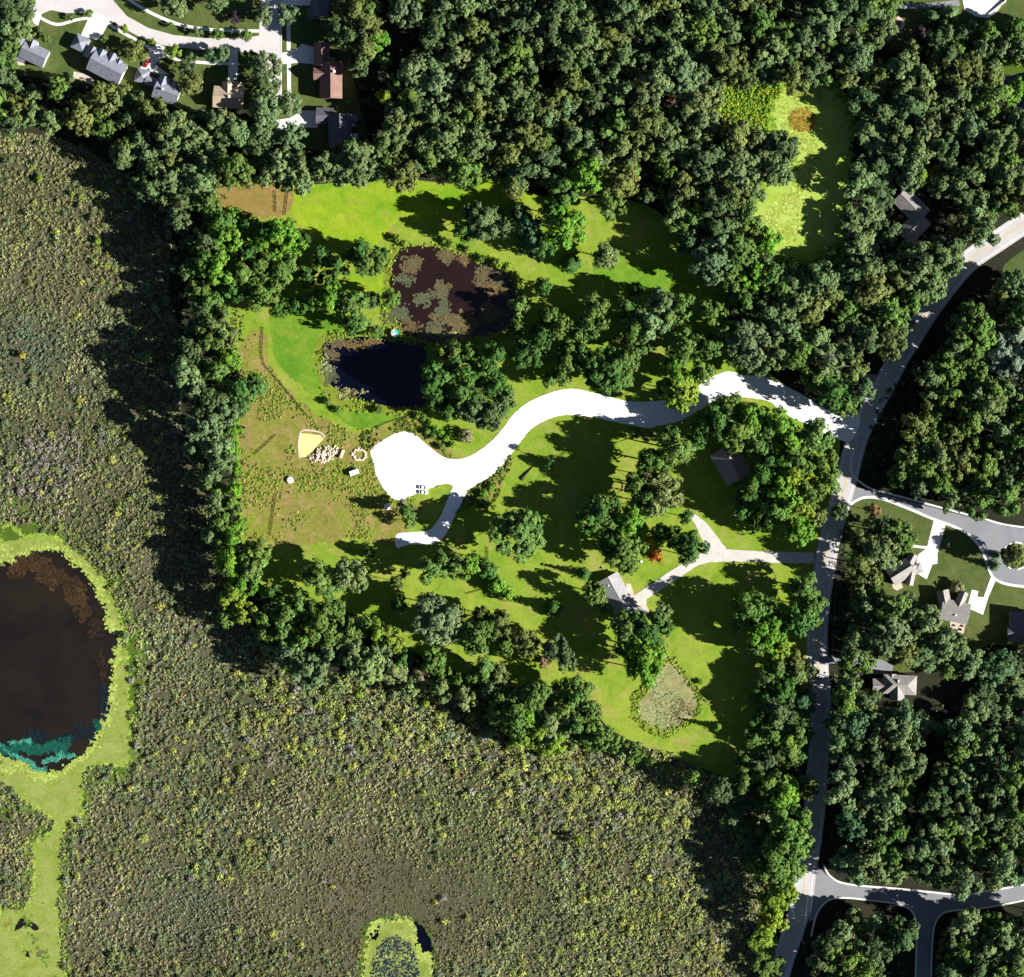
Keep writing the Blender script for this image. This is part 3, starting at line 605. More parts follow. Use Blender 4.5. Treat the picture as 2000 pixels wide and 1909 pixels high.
# ------------------------------------------------------------------ small things
def disc_mesh(name, r, h, seg=20, r2=None):
    bm = bmesh.new(); bmesh.ops.create_cone(bm, cap_ends=True, segments=seg, radius1=r, radius2=r if r2 is None else r2, depth=h)
    bmesh.ops.translate(bm, verts=bm.verts, vec=(0, 0, h / 2)); me = bpy.data.meshes.new(name); bm.to_mesh(me); bm.free(); return me
for px, py, lb in ((567, 938, "small white round tank alone in the rough meadow"), (757, 990, "small white round tank near the gravel circle")):
    r = empty("round_tank", W(px, py, .12)); props(r, lb, 'tank')
    mkobj("drum", disc_mesh("drum", 1.5, 1.1), M['white'], r); l = mkobj("lid", disc_mesh("lid", 1.6, .35, 20, .5), M['white'], r, (0, 0, 1.1)); mkobj("hatch", disc_mesh("hatch", .3, .15), M['cargrey'], l, (.3, .2, .3))
r = empty("utility_trailer", W(692, 923, .12), math.radians(20)); props(r, "white covered trailer parked in the rough grass", 'trailer')
mkobj("box_body", box_mesh("box_body", 4.6, 2.4, 1.9, .5, .08), M['white'], r); mkobj("drawbar", box_mesh("drawbar", 1.4, .15, .15, .45), M['cargrey'], r, (3.0, 0, 0))
for sy in (-1.25, 1.25): mkobj("wheel", WH, M['tyre'], r, (-.4, sy, .33))
# stone ring and rubble
r = empty("fire_ring", W(702, 889, .12)); props(r, "ring of pale stones in the weeds beside the gravel circle", 'stone ring')
def rock(name, sz, seed):
    bm = bmesh.new(); bmesh.ops.create_icosphere(bm, subdivisions=1, radius=1); q = random.Random(seed)
    for v in bm.verts: v.co = Vector((v.co.x * sz[0], v.co.y * sz[1], v.co.z * sz[2])) * q.uniform(.75, 1.2)
    me = bpy.data.meshes.new(name); bm.to_mesh(me); bm.free(); return me
RK = [rock("stone", (.7, .5, .4), i) for i in range(5)]
for i in range(22):
    a = i / 22 * 6.283; o = mkobj("stone", RK[i % 5], M['stone'], r, ((3.0 + random.uniform(-.6, .6)) * math.cos(a), (2.8 + random.uniform(-.6, .6)) * math.sin(a), .25)); o.rotation_euler = (0, 0, a * 3); o.scale = (1.2,) * 3
r = empty("rubble_heap", W(632, 888, .12)); props(r, "heap of pale broken stone beside the yellow sand pit", 'rubble')
q = random.Random(4)
for i in range(120):
    a = q.uniform(0, 6.28); d = 5.8 * math.sqrt(q.random()); o = mkobj("stone", RK[i % 5], M['stone'], r, (d * math.cos(a) * 1.25 + q.gauss(0, .6), d * math.sin(a) * .6 + .45 * d * math.cos(a) + q.gauss(0, .5), max(.15, .9 - d * .14))); o.rotation_euler = (q.uniform(0, 3), q.uniform(0, 3), q.uniform(0, 6)); sc = q.uniform(.7, 1.7); o.scale = (sc, sc, sc)
r = empty("stone_slab", W(668, 887, .12), 1.2); props(r, "upright pale stone slab standing beside the rubble heap", 'slab'); mkobj("slab", box_mesh("slab", 4.2, 1.4, 1.6, 0, .1), M['stone'], r)
r = empty("patio_umbrella", W(771, 651, .15)); props(r, "small teal and white umbrella on the spit between the two ponds", 'umbrella')
mkobj("pole", tube_mesh("pole", [(0, 0, 0), (0, 0, 2.4)], .04, .04), M['white'], r)
bmv = [(0, 0, 2.7)] + [(1.9 * math.cos(i * math.pi / 4), 1.9 * math.sin(i * math.pi / 4), 2.1) for i in range(8)]
for i in range(8):
    pm = bpy.data.meshes.new("panel"); a, b, c = bmv[0], bmv[1 + i], bmv[1 + (i + 1) % 8]; dn = lambda p: (p[0], p[1], p[2] - .03)
    pm.from_pydata([a, b, c, dn(a), dn(b), dn(c)], [], [(0, 1, 2), (5, 4, 3), (0, 3, 4, 1), (1, 4, 5, 2), (2, 5, 3, 0)]); mkobj("panel", pm, M['teal_cloth'] if i in (0, 1, 7) else M['white'], r)
r = empty("log", W(1030, 924, .1), math.radians(48)); props(r, "dark fallen log lying on the lawn by the gravel drive", 'log')
mkobj("stem", tube_mesh("stem", [(-3.8, 0, .5), (0, .1, .42), (3.8, 0, .25)], .65, .22, 10), M['bark'], r); mkobj("root_plate", disc_mesh("root_plate", 1.0, .5, 9, .6), M['bark'], r, (-3.9, 0, .05))
def chair_set(label, px, py, z, wood='white'):
    r = empty("garden_chair", W(px, py, z), random.random() * 6); props(r, label, 'chair', "garden chairs on the stone terrace" if 'terrace' in label else None)
    mkobj("seat", box_mesh("seat", 1.0, 1.0, .1, .4), M[wood], r); mkobj("backrest", box_mesh("backrest", .12, 1.0, .6, .45), M[wood], r, (-.46, 0, 0))
    for sx in (-.42, .42):
        for sy in (-.42, .42): mkobj("leg", box_mesh("leg", .08, .08, .4), M[wood], r, (sx, sy, 0))
for px, py in ((1864, 1222), (1868, 1232), (1876, 1230), (1872, 1238), (1862, 1234), (1880, 1223)): chair_set("dark garden chair on the furnished stone terrace", px, py, .2, 'darkwood')
chair_set("white garden chair alone on the lawn inside the curving kerb", 1853, 1063, .07)
chair_set("white garden chair on grass near the orange maple", 1253, 1097, .09); chair_set("pale garden chair under the tree above the ranch house", 1177, 1109, .09); 
r = empty("play_set", W(268, 200, .18)); props(r, "small wooden play set with teal slide behind the subdivision house", 'play set')
mkobj("tower", box_mesh("tower", 2.0, 2.0, 2.2), M['darkwood'], r); mkobj("canopy", disc_mesh("canopy", 1.5, .8, 4, .1), M['wood'], r, (0, 0, 2.25)); sl = mkobj("slide", box_mesh("slide", 3.0, .8, .15), M['teal_cloth'], r, (2.2, 0, 1.0)); sl.rotation_euler = (0, math.radians(32), 0)
r = empty("cushion_seat", W(1759, 424, .05)); props(r, "red cushioned bench tucked in the corner of the L-shaped house", 'bench'); mkobj("seat", box_mesh("seat", 2.6, 1.6, .5, 0, .1), M['brick_red'], r); mkobj("backrest", box_mesh("backrest", 2.6, .35, .6, .48, .08), M['brick_red'], r, (0, .7, 0))
r = empty("shed", W(1297, 1281, .1), .3); props(r, "tiny grey pump shed at the tip of the lily bed pond", 'shed'); mkobj("wall", box_mesh("wall", 1.5, 1.3, 1.5), M['wood'], r); mkobj("roof", prism_mesh("roof", [(-.9, 1.45), (0, 2.0), (.9, 1.45), (.9, 1.55), (0, 2.12), (-.9, 1.55)], -1.0, 1.0), R_['pale'], r)
r = empty("deck", W(694, 267, .06)); props(r, "small white deck beside the dark grey house in the wood", 'deck'); 
for i in range(10): mkobj("plank", box_mesh("plank", 2.6, .24, .08, .6), M['white'], r, (0, -1.3 + i * .28, 0))
for sx in (-1.1, 1.1):
    for sy in (-1.1, 1.1): mkobj("leg", box_mesh("leg", .12, .12, .6), M['white'], r, (sx, sy, 0))
r = empty("retaining_wall", W(1955, 18, .1)); props(r, "stepped stone retaining wall along the white concrete pad", 'wall')
for i in range(8):
    o = mkobj("block", box_mesh("block", 1.6, .8, 1.5 - .1 * i, 0, .05), M['concrete'], r, ((1962 - 5 * i - 1955) * S, -(4 + 4 * i - 18) * S, 0)); o.rotation_euler = (0, 0, .9)

#TREES
# ------------------------------------------------------------------ foliage
def cards(C, N, size, r, stretch=1.0):
    """leaf-clump quads: centres C (n,3), normals N, size (n,)"""
    n = len(C)
    N = N / (np.linalg.norm(N, axis=1, keepdims=True) + 1e-9)
    t = r.normal(size=(n, 3)); t -= (t * N).sum(1, keepdims=True) * N; t /= np.linalg.norm(t, axis=1, keepdims=True) + 1e-9
    b = np.cross(N, t); s = size[:, None] * 0.5
    j = lambda: 1 + r.uniform(-.3, .3, (n, 1))
    V = np.stack([C - t * s * j() * stretch - b * s * .35 * j(), C + b * -s * j() + t * s * .5, C + t * s * j() * stretch + b * s * .35 * j(), C + b * s * j() - t * s * .5], axis=1)
    return V.reshape(-1, 3)

def unit(r, n):
    v = r.normal(size=(n, 3)); return v / np.linalg.norm(v, axis=1, keepdims=True)

def crown_broad(seed, R=5.5, H=17.0, lobes=9, clumps=11, per=14, flat=1.0, cs=1.0, ks=1.0, ls=1.0):
    r = np.random.default_rng(seed); zc = 0.62 * H; rz = 0.36 * H * flat
    VV = []; CC = []
    ang0 = r.uniform(0, 6.28)
    for k in range(lobes):
        if k < 2: d = np.array([r.uniform(-.2, .2), r.uniform(-.2, .2), .78])
        else:
            a = ang0 + (k - 2) / (lobes - 2) * 6.283 + r.uniform(-.3, .3); e = r.uniform(-.25, .5)
            d = np.array([math.cos(a) * math.cos(e), math.sin(a) * math.cos(e), math.sin(e)]) * r.uniform(.58, .80)
        lc = np.array([d[0] * R, d[1] * R, zc + d[2] * rz * .85]); lr = R * r.uniform(.34, .50) * ls
        ltone = r.uniform(.86, 1.14)
        for c in range(clumps):
            u = unit(r, 1)[0]; u = u + d / (np.linalg.norm(d) + .01) * .55 + np.array([0, 0, .35]); u /= np.linalg.norm(u)
            cc = lc + u * lr * r.uniform(.70, 1.0); cr = R * r.uniform(.13, .23) * cs
            q = unit(r, per) + u * .55; q /= np.linalg.norm(q, axis=1, keepdims=True)
            P = cc + q * cr * r.uniform(.55, 1.0, (per, 1)); N = q * .9 + u * .55 + unit(r, per) * .45 + np.array([0, 0, .18])
            VV.append(cards(P, N, r.uniform(.55, 1.05, per) * R * .165 * ks, r))
            tone = ltone * r.uniform(.80, 1.22); hue = r.uniform(-.12, .12)
            col_ = np.array([tone * (1 + hue), tone, tone * (1 - hue * .8)])
            CC.append(np.repeat((col_ * r.uniform(.82, 1.18, (per, 1))), 4, axis=0))
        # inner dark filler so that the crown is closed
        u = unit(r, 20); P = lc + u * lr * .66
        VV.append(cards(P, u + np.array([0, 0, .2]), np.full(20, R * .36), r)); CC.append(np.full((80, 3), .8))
    return np.concatenate(VV), np.clip(np.concatenate(CC), .3, 1.8)

def crown_cone(seed, R=4.0, H=16.0, per=60, rows=11, base=.06, power=.9):
    r = np.random.default_rng(seed); VV = []; CC = []
    for k in range(rows):
        f = k / (rows - 1); z = H * (base + (0.97 - base) * f); rad = R * max(.06, (1 - f) ** power) * r.uniform(.88, 1.08)
        nb = max(4, int(13 * (1 - f) + 3)); a0 = r.uniform(0, 6.28)
        for b in range(nb):
            a = a0 + b / nb * 6.283 + r.uniform(-.2, .2); rl = rad * r.uniform(.75, 1.12); m = max(3, int(7 * rl / R + 2))
            s = (np.arange(m) + .6) / m; P = np.stack([np.cos(a) * rl * s, np.sin(a) * rl * s, z - .18 * rl * s], 1) + r.normal(size=(m, 3)) * .12 * R * .4
            N = np.tile(np.array([math.cos(a) * .65, math.sin(a) * .65, .75]), (m, 1)) + unit(r, m) * .4
            VV.append(cards(P, N, np.full(m, R * .26) * r.uniform(.7, 1.15, m), r, 1.3)); tn = r.uniform(.75, 1.2)
            CC.append(np.full((m * 4, 3), tn) * np.repeat(r.uniform(.85, 1.15, (m, 1)), 4, axis=0))
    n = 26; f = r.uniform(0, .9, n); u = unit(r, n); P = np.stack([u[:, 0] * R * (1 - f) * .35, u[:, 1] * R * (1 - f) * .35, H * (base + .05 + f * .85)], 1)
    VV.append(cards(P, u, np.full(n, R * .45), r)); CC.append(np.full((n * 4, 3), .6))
    return np.concatenate(VV), np.concatenate(CC)

def crown_bush(seed, R=2.2, H=3.4, clumps=26, per=11):
    r = np.random.default_rng(seed); VV = []; CC = []
    for c in range(clumps):
        u = unit(r, 1)[0]; u[2] = abs(u[2]) * 1.1 - .1; rr = r.uniform(.62, .86)
        cc = np.array([u[0] * R * rr, u[1] * R * rr, H * .42 + u[2] * H * .48 * rr]); cr = R * r.uniform(.20, .32)
        q = unit(r, per) + u * .5; q /= np.linalg.norm(q, axis=1, keepdims=True)
        VV.append(cards(cc + q * cr, q + u * .6 + unit(r, per) * .4, r.uniform(.6, 1.1, per) * R * .27, r)); tn = r.uniform(.78, 1.25)
        CC.append(np.full((per * 4, 3), tn) * np.repeat(r.uniform(.85, 1.15, (per, 1)), 4, axis=0))
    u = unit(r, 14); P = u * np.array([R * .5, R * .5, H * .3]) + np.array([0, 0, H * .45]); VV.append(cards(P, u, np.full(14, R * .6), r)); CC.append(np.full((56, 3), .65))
    return np.concatenate(VV), np.concatenate(CC)

def quads(n): return np.arange(n).reshape(-1, 4)
def crown_mesh(nm, vc): return mesh_np(nm, vc[0], quads(len(vc[0])), vc[1])

def limb_tree(seed, H, R, n=7, spread=.62, top=.78, r0=.32, twigs=0):
    q = random.Random(seed); bm = bmesh.new()
    def tube(P, a, b, seg=6):
        P = [Vector(p) for p in P]; rings = []
        for i, p in enumerate(P):
            d = (P[min(len(P) - 1, i + 1)] - P[max(0, i - 1)]).normalized(); u = d.orthogonal().normalized(); v = d.cross(u); rr = a + (b - a) * i / (len(P) - 1)
            rings.append([bm.verts.new(p + (u * math.cos(6.283 * j / seg) + v * math.sin(6.283 * j / seg)) * rr) for j in range(seg)])
        for i in range(len(rings) - 1):
            for j in range(seg): bm.faces.new((rings[i][j], rings[i][(j + 1) % seg], rings[i + 1][(j + 1) % seg], rings[i + 1][j]))
        bm.faces.new(rings[-1]); bm.faces.new(rings[0][::-1])
    tube([(0, 0, 0), (.1, .05, H * .3), (.05, -.1, H * .55), (0, 0, H * top)], r0, r0 * .25, 8)
    for i in range(n):
        a = i / n * 6.283 + q.uniform(-.3, .3); z0 = H * q.uniform(.32, .58); l = R * q.uniform(.7, 1.0) * spread / .62
        e = Vector((math.cos(a) * l, math.sin(a) * l, z0 + H * q.uniform(.12, .26))); s0 = Vector((0, 0, z0)); m = s0.lerp(e, .5) + Vector((0, 0, -.04 * H))
        tube([s0, m, e], r0 * .42, r0 * .1, 5)
        for k in range(twigs):
            t0 = s0.lerp(e, q.uniform(.35, .95)); t1 = t0 + Vector((q.uniform(-1, 1), q.uniform(-1, 1), q.uniform(.1, .9))) * R * .42
            tube([t0, t0.lerp(t1, .5) + Vector((0, 0, .1)), t1], r0 * .16, r0 * .05, 4)
    me = bpy.data.meshes.new("trunk"); bm.to_mesh(me); bm.free(); return me

NB = 12
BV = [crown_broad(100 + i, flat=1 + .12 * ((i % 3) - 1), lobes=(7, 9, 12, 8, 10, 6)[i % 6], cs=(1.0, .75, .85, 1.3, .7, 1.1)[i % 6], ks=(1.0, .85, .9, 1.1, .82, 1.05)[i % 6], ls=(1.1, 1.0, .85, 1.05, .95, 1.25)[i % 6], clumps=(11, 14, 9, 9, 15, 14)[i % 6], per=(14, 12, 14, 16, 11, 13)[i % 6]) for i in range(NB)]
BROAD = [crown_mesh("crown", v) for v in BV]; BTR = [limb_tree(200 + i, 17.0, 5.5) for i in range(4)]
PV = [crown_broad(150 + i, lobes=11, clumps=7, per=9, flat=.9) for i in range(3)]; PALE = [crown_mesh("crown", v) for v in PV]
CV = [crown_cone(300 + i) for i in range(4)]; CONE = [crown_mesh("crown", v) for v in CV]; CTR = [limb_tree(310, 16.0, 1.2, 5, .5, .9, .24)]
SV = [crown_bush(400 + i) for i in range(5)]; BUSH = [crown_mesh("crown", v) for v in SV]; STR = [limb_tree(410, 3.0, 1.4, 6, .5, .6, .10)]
DTR = [limb_tree(420 + i, 14.0, 4.5, 11, .75, .85, .22, 9) for i in range(2)]

COLS = {  # base reflectance, word
 'b': ((.104, .142, .054), 'dull green'), 'g': ((.104, .146, .062), 'grey-green'), 'o': ((.104, .124, .036), 'olive'), 'k': ((.066, .098, .038), 'dark green'),
 'B': ((.090, .180, .020), 'bright green'), 'D': ((.050, .106, .022), 'deep green'), 'y': ((.130, .185, .022), 'yellow-green'), 'Y': ((.270, .210, .030), 'yellow'),
 'p': ((.135, .170, .060), 'pale green'), 'v': ((.085, .138, .030), 'mid green'), 'r': ((.280, .075, .015), 'orange-red'), 'u': ((.040, .026, .032), 'purple-leaved'),
 'w': ((.170, .150, .080), 'straw-coloured'), 'n': ((.055, .105, .045), 'blue-green'), 'q': ((.150, .185, .125), 'pale grey-green'), 't': ((.20, .18, .17), 'bare grey'), 'x': ((.150, .085, .050), 'rusty')}

# explicit trees: x, y, crown radius (photo px), colour, kind (B broad, C conifer, S bush, P open crown, T bare)
T = []
def add(txt, kind='B'):
    for it in txt.split():
        a = it.split(','); T.append((float(a[0]), float(a[1]), float(a[2]), a[3], a[4] if len(a) > 4 else kind))
# street side of the subdivision
add("25,30,38,k 8,62,30,b 18,95,22,v 40,60,26,b 4,120,24,v 2,160,26,b 45,8,24,k")
add("340,8,26,b 422,4,20,b 458,34,12,u 266,100,19,o 366,132,17,k 372,165,20,o 88,72,8,v 243,88,10,k 516,30,18,g 560,30,19,g 521,128,27,g 514,172,28,k 518,216,30,g 565,204,23,g 566,272,30,g 516,262,26,b 505,300,28,b")
add("174,26,7,v 138,34,6,v 243,57,8,y 297,83,8,y 340,101,13,y 376,108,12,g 412,108,14,n 436,105,14,g 488,113,15,v 333,49,6,v 384,62,9,b 425,67,11,v 481,69,11,v 203,75,8,v 476,120,10,k 240,132,10,p", 'B')
add("75,58,9,k 95,78,7,k 28,128,8,y 138,152,10,g 340,196,8,b 355,178,12,v", 'S')
add("695,22,30,o 716,52,30,o 738,78,20,B 688,70,28,k 712,98,26,o 720,20,24,v 752,120,14,v 774,165,17,v 751,188,14,y 660,60,22,k 700,130,20,k")
add("548,326,29,b 590,322,23,b 638,326,27,b 700,322,42,b 672,300,24,k 612,342,18,k 522,345,22,b 725,338,18,b")
# belt between marsh and parcel
add("405,398,24,v 425,432,28,D 440,466,30,B 400,470,28,k 398,508,36,D 425,525,28,B 385,568,22,v 412,590,20,v 360,520,24,k 372,470,22,k 350,430,24,k 455,420,16,B")
add("545,462,36,B 572,478,22,B 520,455,24,D 508,520,30,v 546,528,34,v 515,575,28,v 545,600,18,D 582,596,18,D 614,588,20,D 645,580,28,B 688,592,28,v 665,602,16,D 720,512,28,v 700,492,22,D 742,498,16,D 765,584,16,v 726,586,16,k")
add("706,635,22,v,C 690,632,18,D 736,648,12,v 580,515,9,p,S 776,466,10,y,S 790,476,8,y,S 880,476,10,y,S 868,470,8,B,S 912,486,8,v,S 940,505,9,v,S 972,515,12,y,S 990,522,10,y,S")
add("415,632,26,o 438,655,24,o 448,705,22,B 432,690,18,B 368,690,28,k 362,730,28,g 382,772,26,g 408,792,34,k 470,772,28,D 440,802,28,g 398,836,34,g 425,875,26,g 432,905,22,b 372,936,12,p 404,950,14,o 455,842,16,B 452,880,18,B 460,915,14,B 458,955,14,B 452,990,18,v 420,985,20,b 430,1020,20,v 455,1045,20,B 470,1020,12,B")
add("505,756,19,D,C 495,740,12,D 450,1100,26,B 478,1140,26,B 458,1160,28,y 492,1105,30,v 505,1075,22,v 478,1195,22,y 440,1210,16,v")
# marsh edge lone shrubs
add("314,492,9,p 288,560,6,p 325,587,10,p 355,578,8,p 305,602,10,p 263,652,8,p 288,694,15,p 322,724,13,w 378,658,9,Y 75,350,9,y 140,378,6,y 42,693,9,Y 180,425,8,w 190,470,9,y 155,402,7,w", 'S')
add("415,960,8,x 298,1306,6,w 245,1242,9,g", 'S')
# north field and lily pond trees
add("942,440,29,g 925,420,22,k 905,455,18,D 965,425,20,k 1040,470,30,n,C 1032,440,22,n 1105,446,38,B 1080,415,24,D 1062,480,22,D 1148,345,32,B 1178,338,22,v 1212,355,30,o 1216,302,30,o 1192,398,28,v 1225,330,22,v 1295,378,12,y 1362,408,20,y 1116,512,22,D,C 1182,500,26,p,P 985,442,20,k 1010,420,18,k")
add("1164,610,28,v 1150,640,24,v 1130,655,18,v 1212,660,14,v 1330,600,28,v 1292,590,28,g 1275,630,30,g 1258,668,22,v 1300,625,22,v 1340,680,34,v 1382,676,26,v 1318,712,22,B 1192,722,42,D 1165,735,24,D 1225,700,24,v 1212,742,22,v 1105,705,26,v 1112,680,20,v 1092,652,14,y 1095,735,18,v 1072,742,14,v 1010,640,16,v 1330,772,32,y 1300,758,20,v 1325,742,24,B 1372,730,20,v 1462,668,40,g 1480,712,24,g 1440,700,20,v 1390,512,40,g 1440,500,36,v 1470,540,26,B 1425,545,22,v 1410,470,26,g 1345,475,22,k 1500,470,24,B")
add("862,688,14,y 886,690,20,v 918,688,18,v 905,722,30,D 950,722,26,D 848,742,30,D 905,768,30,D 947,758,20,v 972,758,24,D 928,800,30,k 955,812,28,k 853,775,24,D 985,785,20,k 880,800,22,D 868,732,20,v 838,718,14,D 965,690,20,D")
add("910,852,17,w,S 840,826,9,B,S 850,838,9,B,S 860,846,9,B,S 870,856,9,B,S 846,852,8,v,S 826,816,9,v,S 834,842,8,v,S 884,868,8,B,S 862,872,8,v,S 815,812,8,v,S 880,846,7,B,S")
# around the barn
add("1440,842,40,v 1400,822,30,D 1480,868,26,v 1425,798,26,v 1470,820,28,B 1500,842,28,v 1525,832,30,B 1545,862,28,B 1560,898,30,v 1592,852,30,v 1608,900,28,v 1552,922,24,y 1530,955,26,B 1618,938,24,v 1585,960,26,v 1538,985,28,B 1562,992,26,y 1560,1032,30,B 1592,1008,20,o 1518,1002,26,v 1500,900,26,D 1490,935,24,D 1508,962,22,v 1530,900,24,B 1548,1010,22,y 1450,1000,18,D 1480,1015,18,D")
# southern lawn trees; hidden ones left of the barn added to broaden shadow
add("1318,876,30,v 1268,900,24,D 1245,945,24,v 1285,905,22,v 1262,968,22,v 1310,845,16,D 1262,930,20,w,P 1298,962,38,p,P 1275,985,26,p,P 1228,1022,26,B 1240,998,20,B 1215,1085,36,v 1240,1070,20,v 1195,1060,22,D 1268,1060,11,Y 1280,1086,13,r 1352,1066,25,D 1318,1050,22,D 1290,1042,18,D 1338,1085,16,D 1010,1046,48,v 985,1025,24,v 1035,1020,22,D 1160,1158,22,v 1142,1122,14,D,C 1172,1172,14,v 1080,1188,20,D,C 1185,1188,12,v 1012,875,7,y,S")
add("1030,1258,24,o 1008,1252,18,o 1085,1265,24,k 1036,1284,14,y 1108,1290,20,k 1062,1290,14,x 1268,1230,38,D 1230,1222,32,v 1262,1282,36,B 1228,1262,26,D 1290,1204,22,o 1258,1312,26,B 1460,1188,32,v 1490,1230,32,B 1482,1262,20,v 1450,1215,24,v 1500,1190,22,D 1402,1422,11,B,C 1368,1332,7,B,S")
add("1012,1380,34,v 1042,1358,30,v 1008,1412,28,v 1100,1355,26,v 1132,1358,28,v 1152,1392,22,v 1080,1412,38,p 1130,1425,28,v 1172,1442,26,v 1050,1435,24,y 1035,1400,24,B 1205,1455,18,v 1240,1470,18,v 975,1395,20,v")
# belt south of the meadow
add("560,1200,30,v 552,1238,24,v 585,1180,22,v 628,1212,36,v 612,1240,22,v 680,1232,26,v 655,1190,20,v 618,1126,30,v 640,1150,22,v 682,1120,30,p 700,1140,18,p 722,1080,12,D 775,1138,13,o 790,1120,10,D 845,1110,26,v 868,1095,20,v 886,1108,22,v 912,1108,22,B 950,1112,20,D 928,1090,14,B 852,1212,44,g 835,1180,22,g 875,1235,24,g 935,1246,32,v 985,1260,22,v 955,1225,20,v 736,1238,22,y 762,1250,26,y 718,1220,18,v 975,1218,24,o 940,1200,16,o 845,1290,24,v 822,1322,18,w 862,1310,16,v 940,1312,26,v 972,1322,24,o 602,1310,34,g 575,1290,18,p 712,1302,36,p 662,1332,18,p 690,1275,24,g 650,1280,24,g 910,1362,22,p 895,1330,18,v 790,1285,18,D 780,1180,16,D 520,1205,20,v 530,1160,18,D 960,1345,20,k")
add("950,1112,18,D,S 970,1140,21,B,S 990,1160,19,B,S 958,1128,16,D,S 980,1152,16,D,S", 'S')
add("795,1000,14,v 785,985,10,w 800,1020,12,v 960,950,9,B,S 945,965,10,B,S 935,978,9,B,S 950,985,8,B,S")
# roadside
add("1570,1150,28,v 1585,1188,28,v 1560,1212,30,D 1515,1215,22,B 1508,1245,28,B 1525,1268,18,y 1550,1292,22,o 1562,1320,28,o 1562,1372,30,n 1555,1400,22,v 1560,1428,28,v 1540,1445,22,y 1538,1492,14,B 1508,1472,9,Y 1575,1540,22,o 1532,1550,28,B 1520,1580,26,v 1545,1605,36,v 1558,1650,28,v 1530,1655,34,v 1510,1700,34,v 1548,1700,22,v 1530,1745,26,y 1505,1755,24,y 1508,1800,26,y 1515,1775,18,y 1500,1885,28,v 1490,1840,24,y 1480,1620,24,v 1492,1660,24,k 1470,1560,22,k 1485,1700,22,v 1560,1480,18,D")
add("1568,1522,22,t,T 392,1085,16,t,T 640,1402,12,t,T 1290,1000,16,t,T 1280,20,14,t,T 1265,330,16,t,T 985,1345,16,t,T 1015,135,12,t,T")
add("1618,575,30,o 1588,600,30,o 1560,590,38,b 1512,545,30,v 1548,545,26,b 1600,545,32,b 1655,605,26,v 1742,612,30,v 1785,585,22,v 1520,690,28,b 1562,690,30,v 1620,702,30,b 1668,722,24,o 1632,765,34,D 1685,762,22,n 1590,740,26,v 1590,660,26,b 1535,640,30,b 1500,610,28,b 1640,640,20,k 1712,605,16,n 1655,795,20,v 1700,660,24,b")
add("1655,150,22,o 1612,152,15,v 1310,197,11,x,S 1800,70,16,u 1785,92,14,p 1860,22,20,g,C 1822,30,18,k,C 1845,45,16,k,C 1800,345,16,y 1820,335,12,Y 1752,342,10,x,S 1985,1088,22,o 1968,1082,14,o 1870,1146,16,w,S 1640,1000,16,k 1705,998,14,x 1945,1105,12,k,C 1948,1085,10,k,C")
add("1935,60,18,v 1985,55,22,v 1900,50,14,k,C 1960,90,20,g 1990,170,16,B 1975,195,14,B 1985,120,12,y,S 1960,118,10,B,S")

add("1530,1340,30,D 1525,1390,30,k 1512,1432,26,v 1502,1330,24,v 1484,1402,20,D 1522,1300,24,v 1502,1482,24,k 1482,1502,22,k 1452,1482,18,v 1545,1470,24,v 1490,1360,22,D 1470,1440,18,v 1530,1530,24,v 1500,1530,24,v")
add("980,1362,24,v 1102,1392,26,v 1152,1422,24,v 642,1252,26,v 592,1252,24,v 562,1272,22,g 742,1282,24,g 772,1312,22,p 860,1352,22,p 800,1342,20,p 1022,1442,22,y 1082,1452,22,y 1212,1476,13,p,S 1232,1486,10,y,S 1272,1492,14,v,S 1296,1500,9,y,S 1312,1508,12,p,S 1352,1522,16,v 1192,1462,12,v,S 1150,1455,12,y,S 1120,1458,10,p,S 1060,1470,12,y,S 1000,1455,12,y,S 960,1430,12,p,S 920,1400,12,y,S 870,1385,10,p,S 830,1375,10,y,S 770,1350,11,p,S 700,1355,10,y,S 640,1350,11,p,S 560,1300,10,y,S 1402,1542,24,k 1442,1562,24,k 1432,1602,22,k 1462,1640,24,k 1452,1522,22,v 1500,1560,26,v")
add("1180,995,28,D 1150,1015,26,D 1195,1025,24,v 1130,1640,10,y 1072,905,9,D 1240,845,12,v 1265,850,12,v 1360,860,18,D 1375,830,24,D 1340,1010,14,D 1470,950,24,D 1455,970,22,D 1100,640,24,v 1070,620,22,v 1055,660,24,D 1045,690,24,D 1020,690,22,D 1135,700,22,D 1240,640,24,v 1225,600,20,D 1390,610,26,v 1420,650,26,v 1015,600,18,v 740,800,10,v,S 640,785,9,v,S 660,800,8,v,S 1240,565,14,D 1060,560,16,D")
add("395,615,22,k 412,662,22,v 382,645,20,k 402,705,20,k 432,752,20,v 422,722,22,v 412,932,20,g 425,962,18,v 380,880,20,g 390,905,18,k 440,1075,20,v 412,1045,18,b 515,1235,18,v 540,1270,18,g 525,1265,14,p 440,570,18,D 430,610,18,v")
add("1960,682,30,q 1987,660,26,q 1940,704,24,q 1975,714,26,q 1998,692,24,q 1948,660,20,q 1668,1276,22,b 1690,1298,17,v 1655,1300,18,v")
add("640,545,18,D 660,520,20,D 600,540,20,D 625,500,18,D 590,470,16,D 480,500,26,D 470,540,26,v 455,570,22,D 490,560,22,D 480,440,22,D")
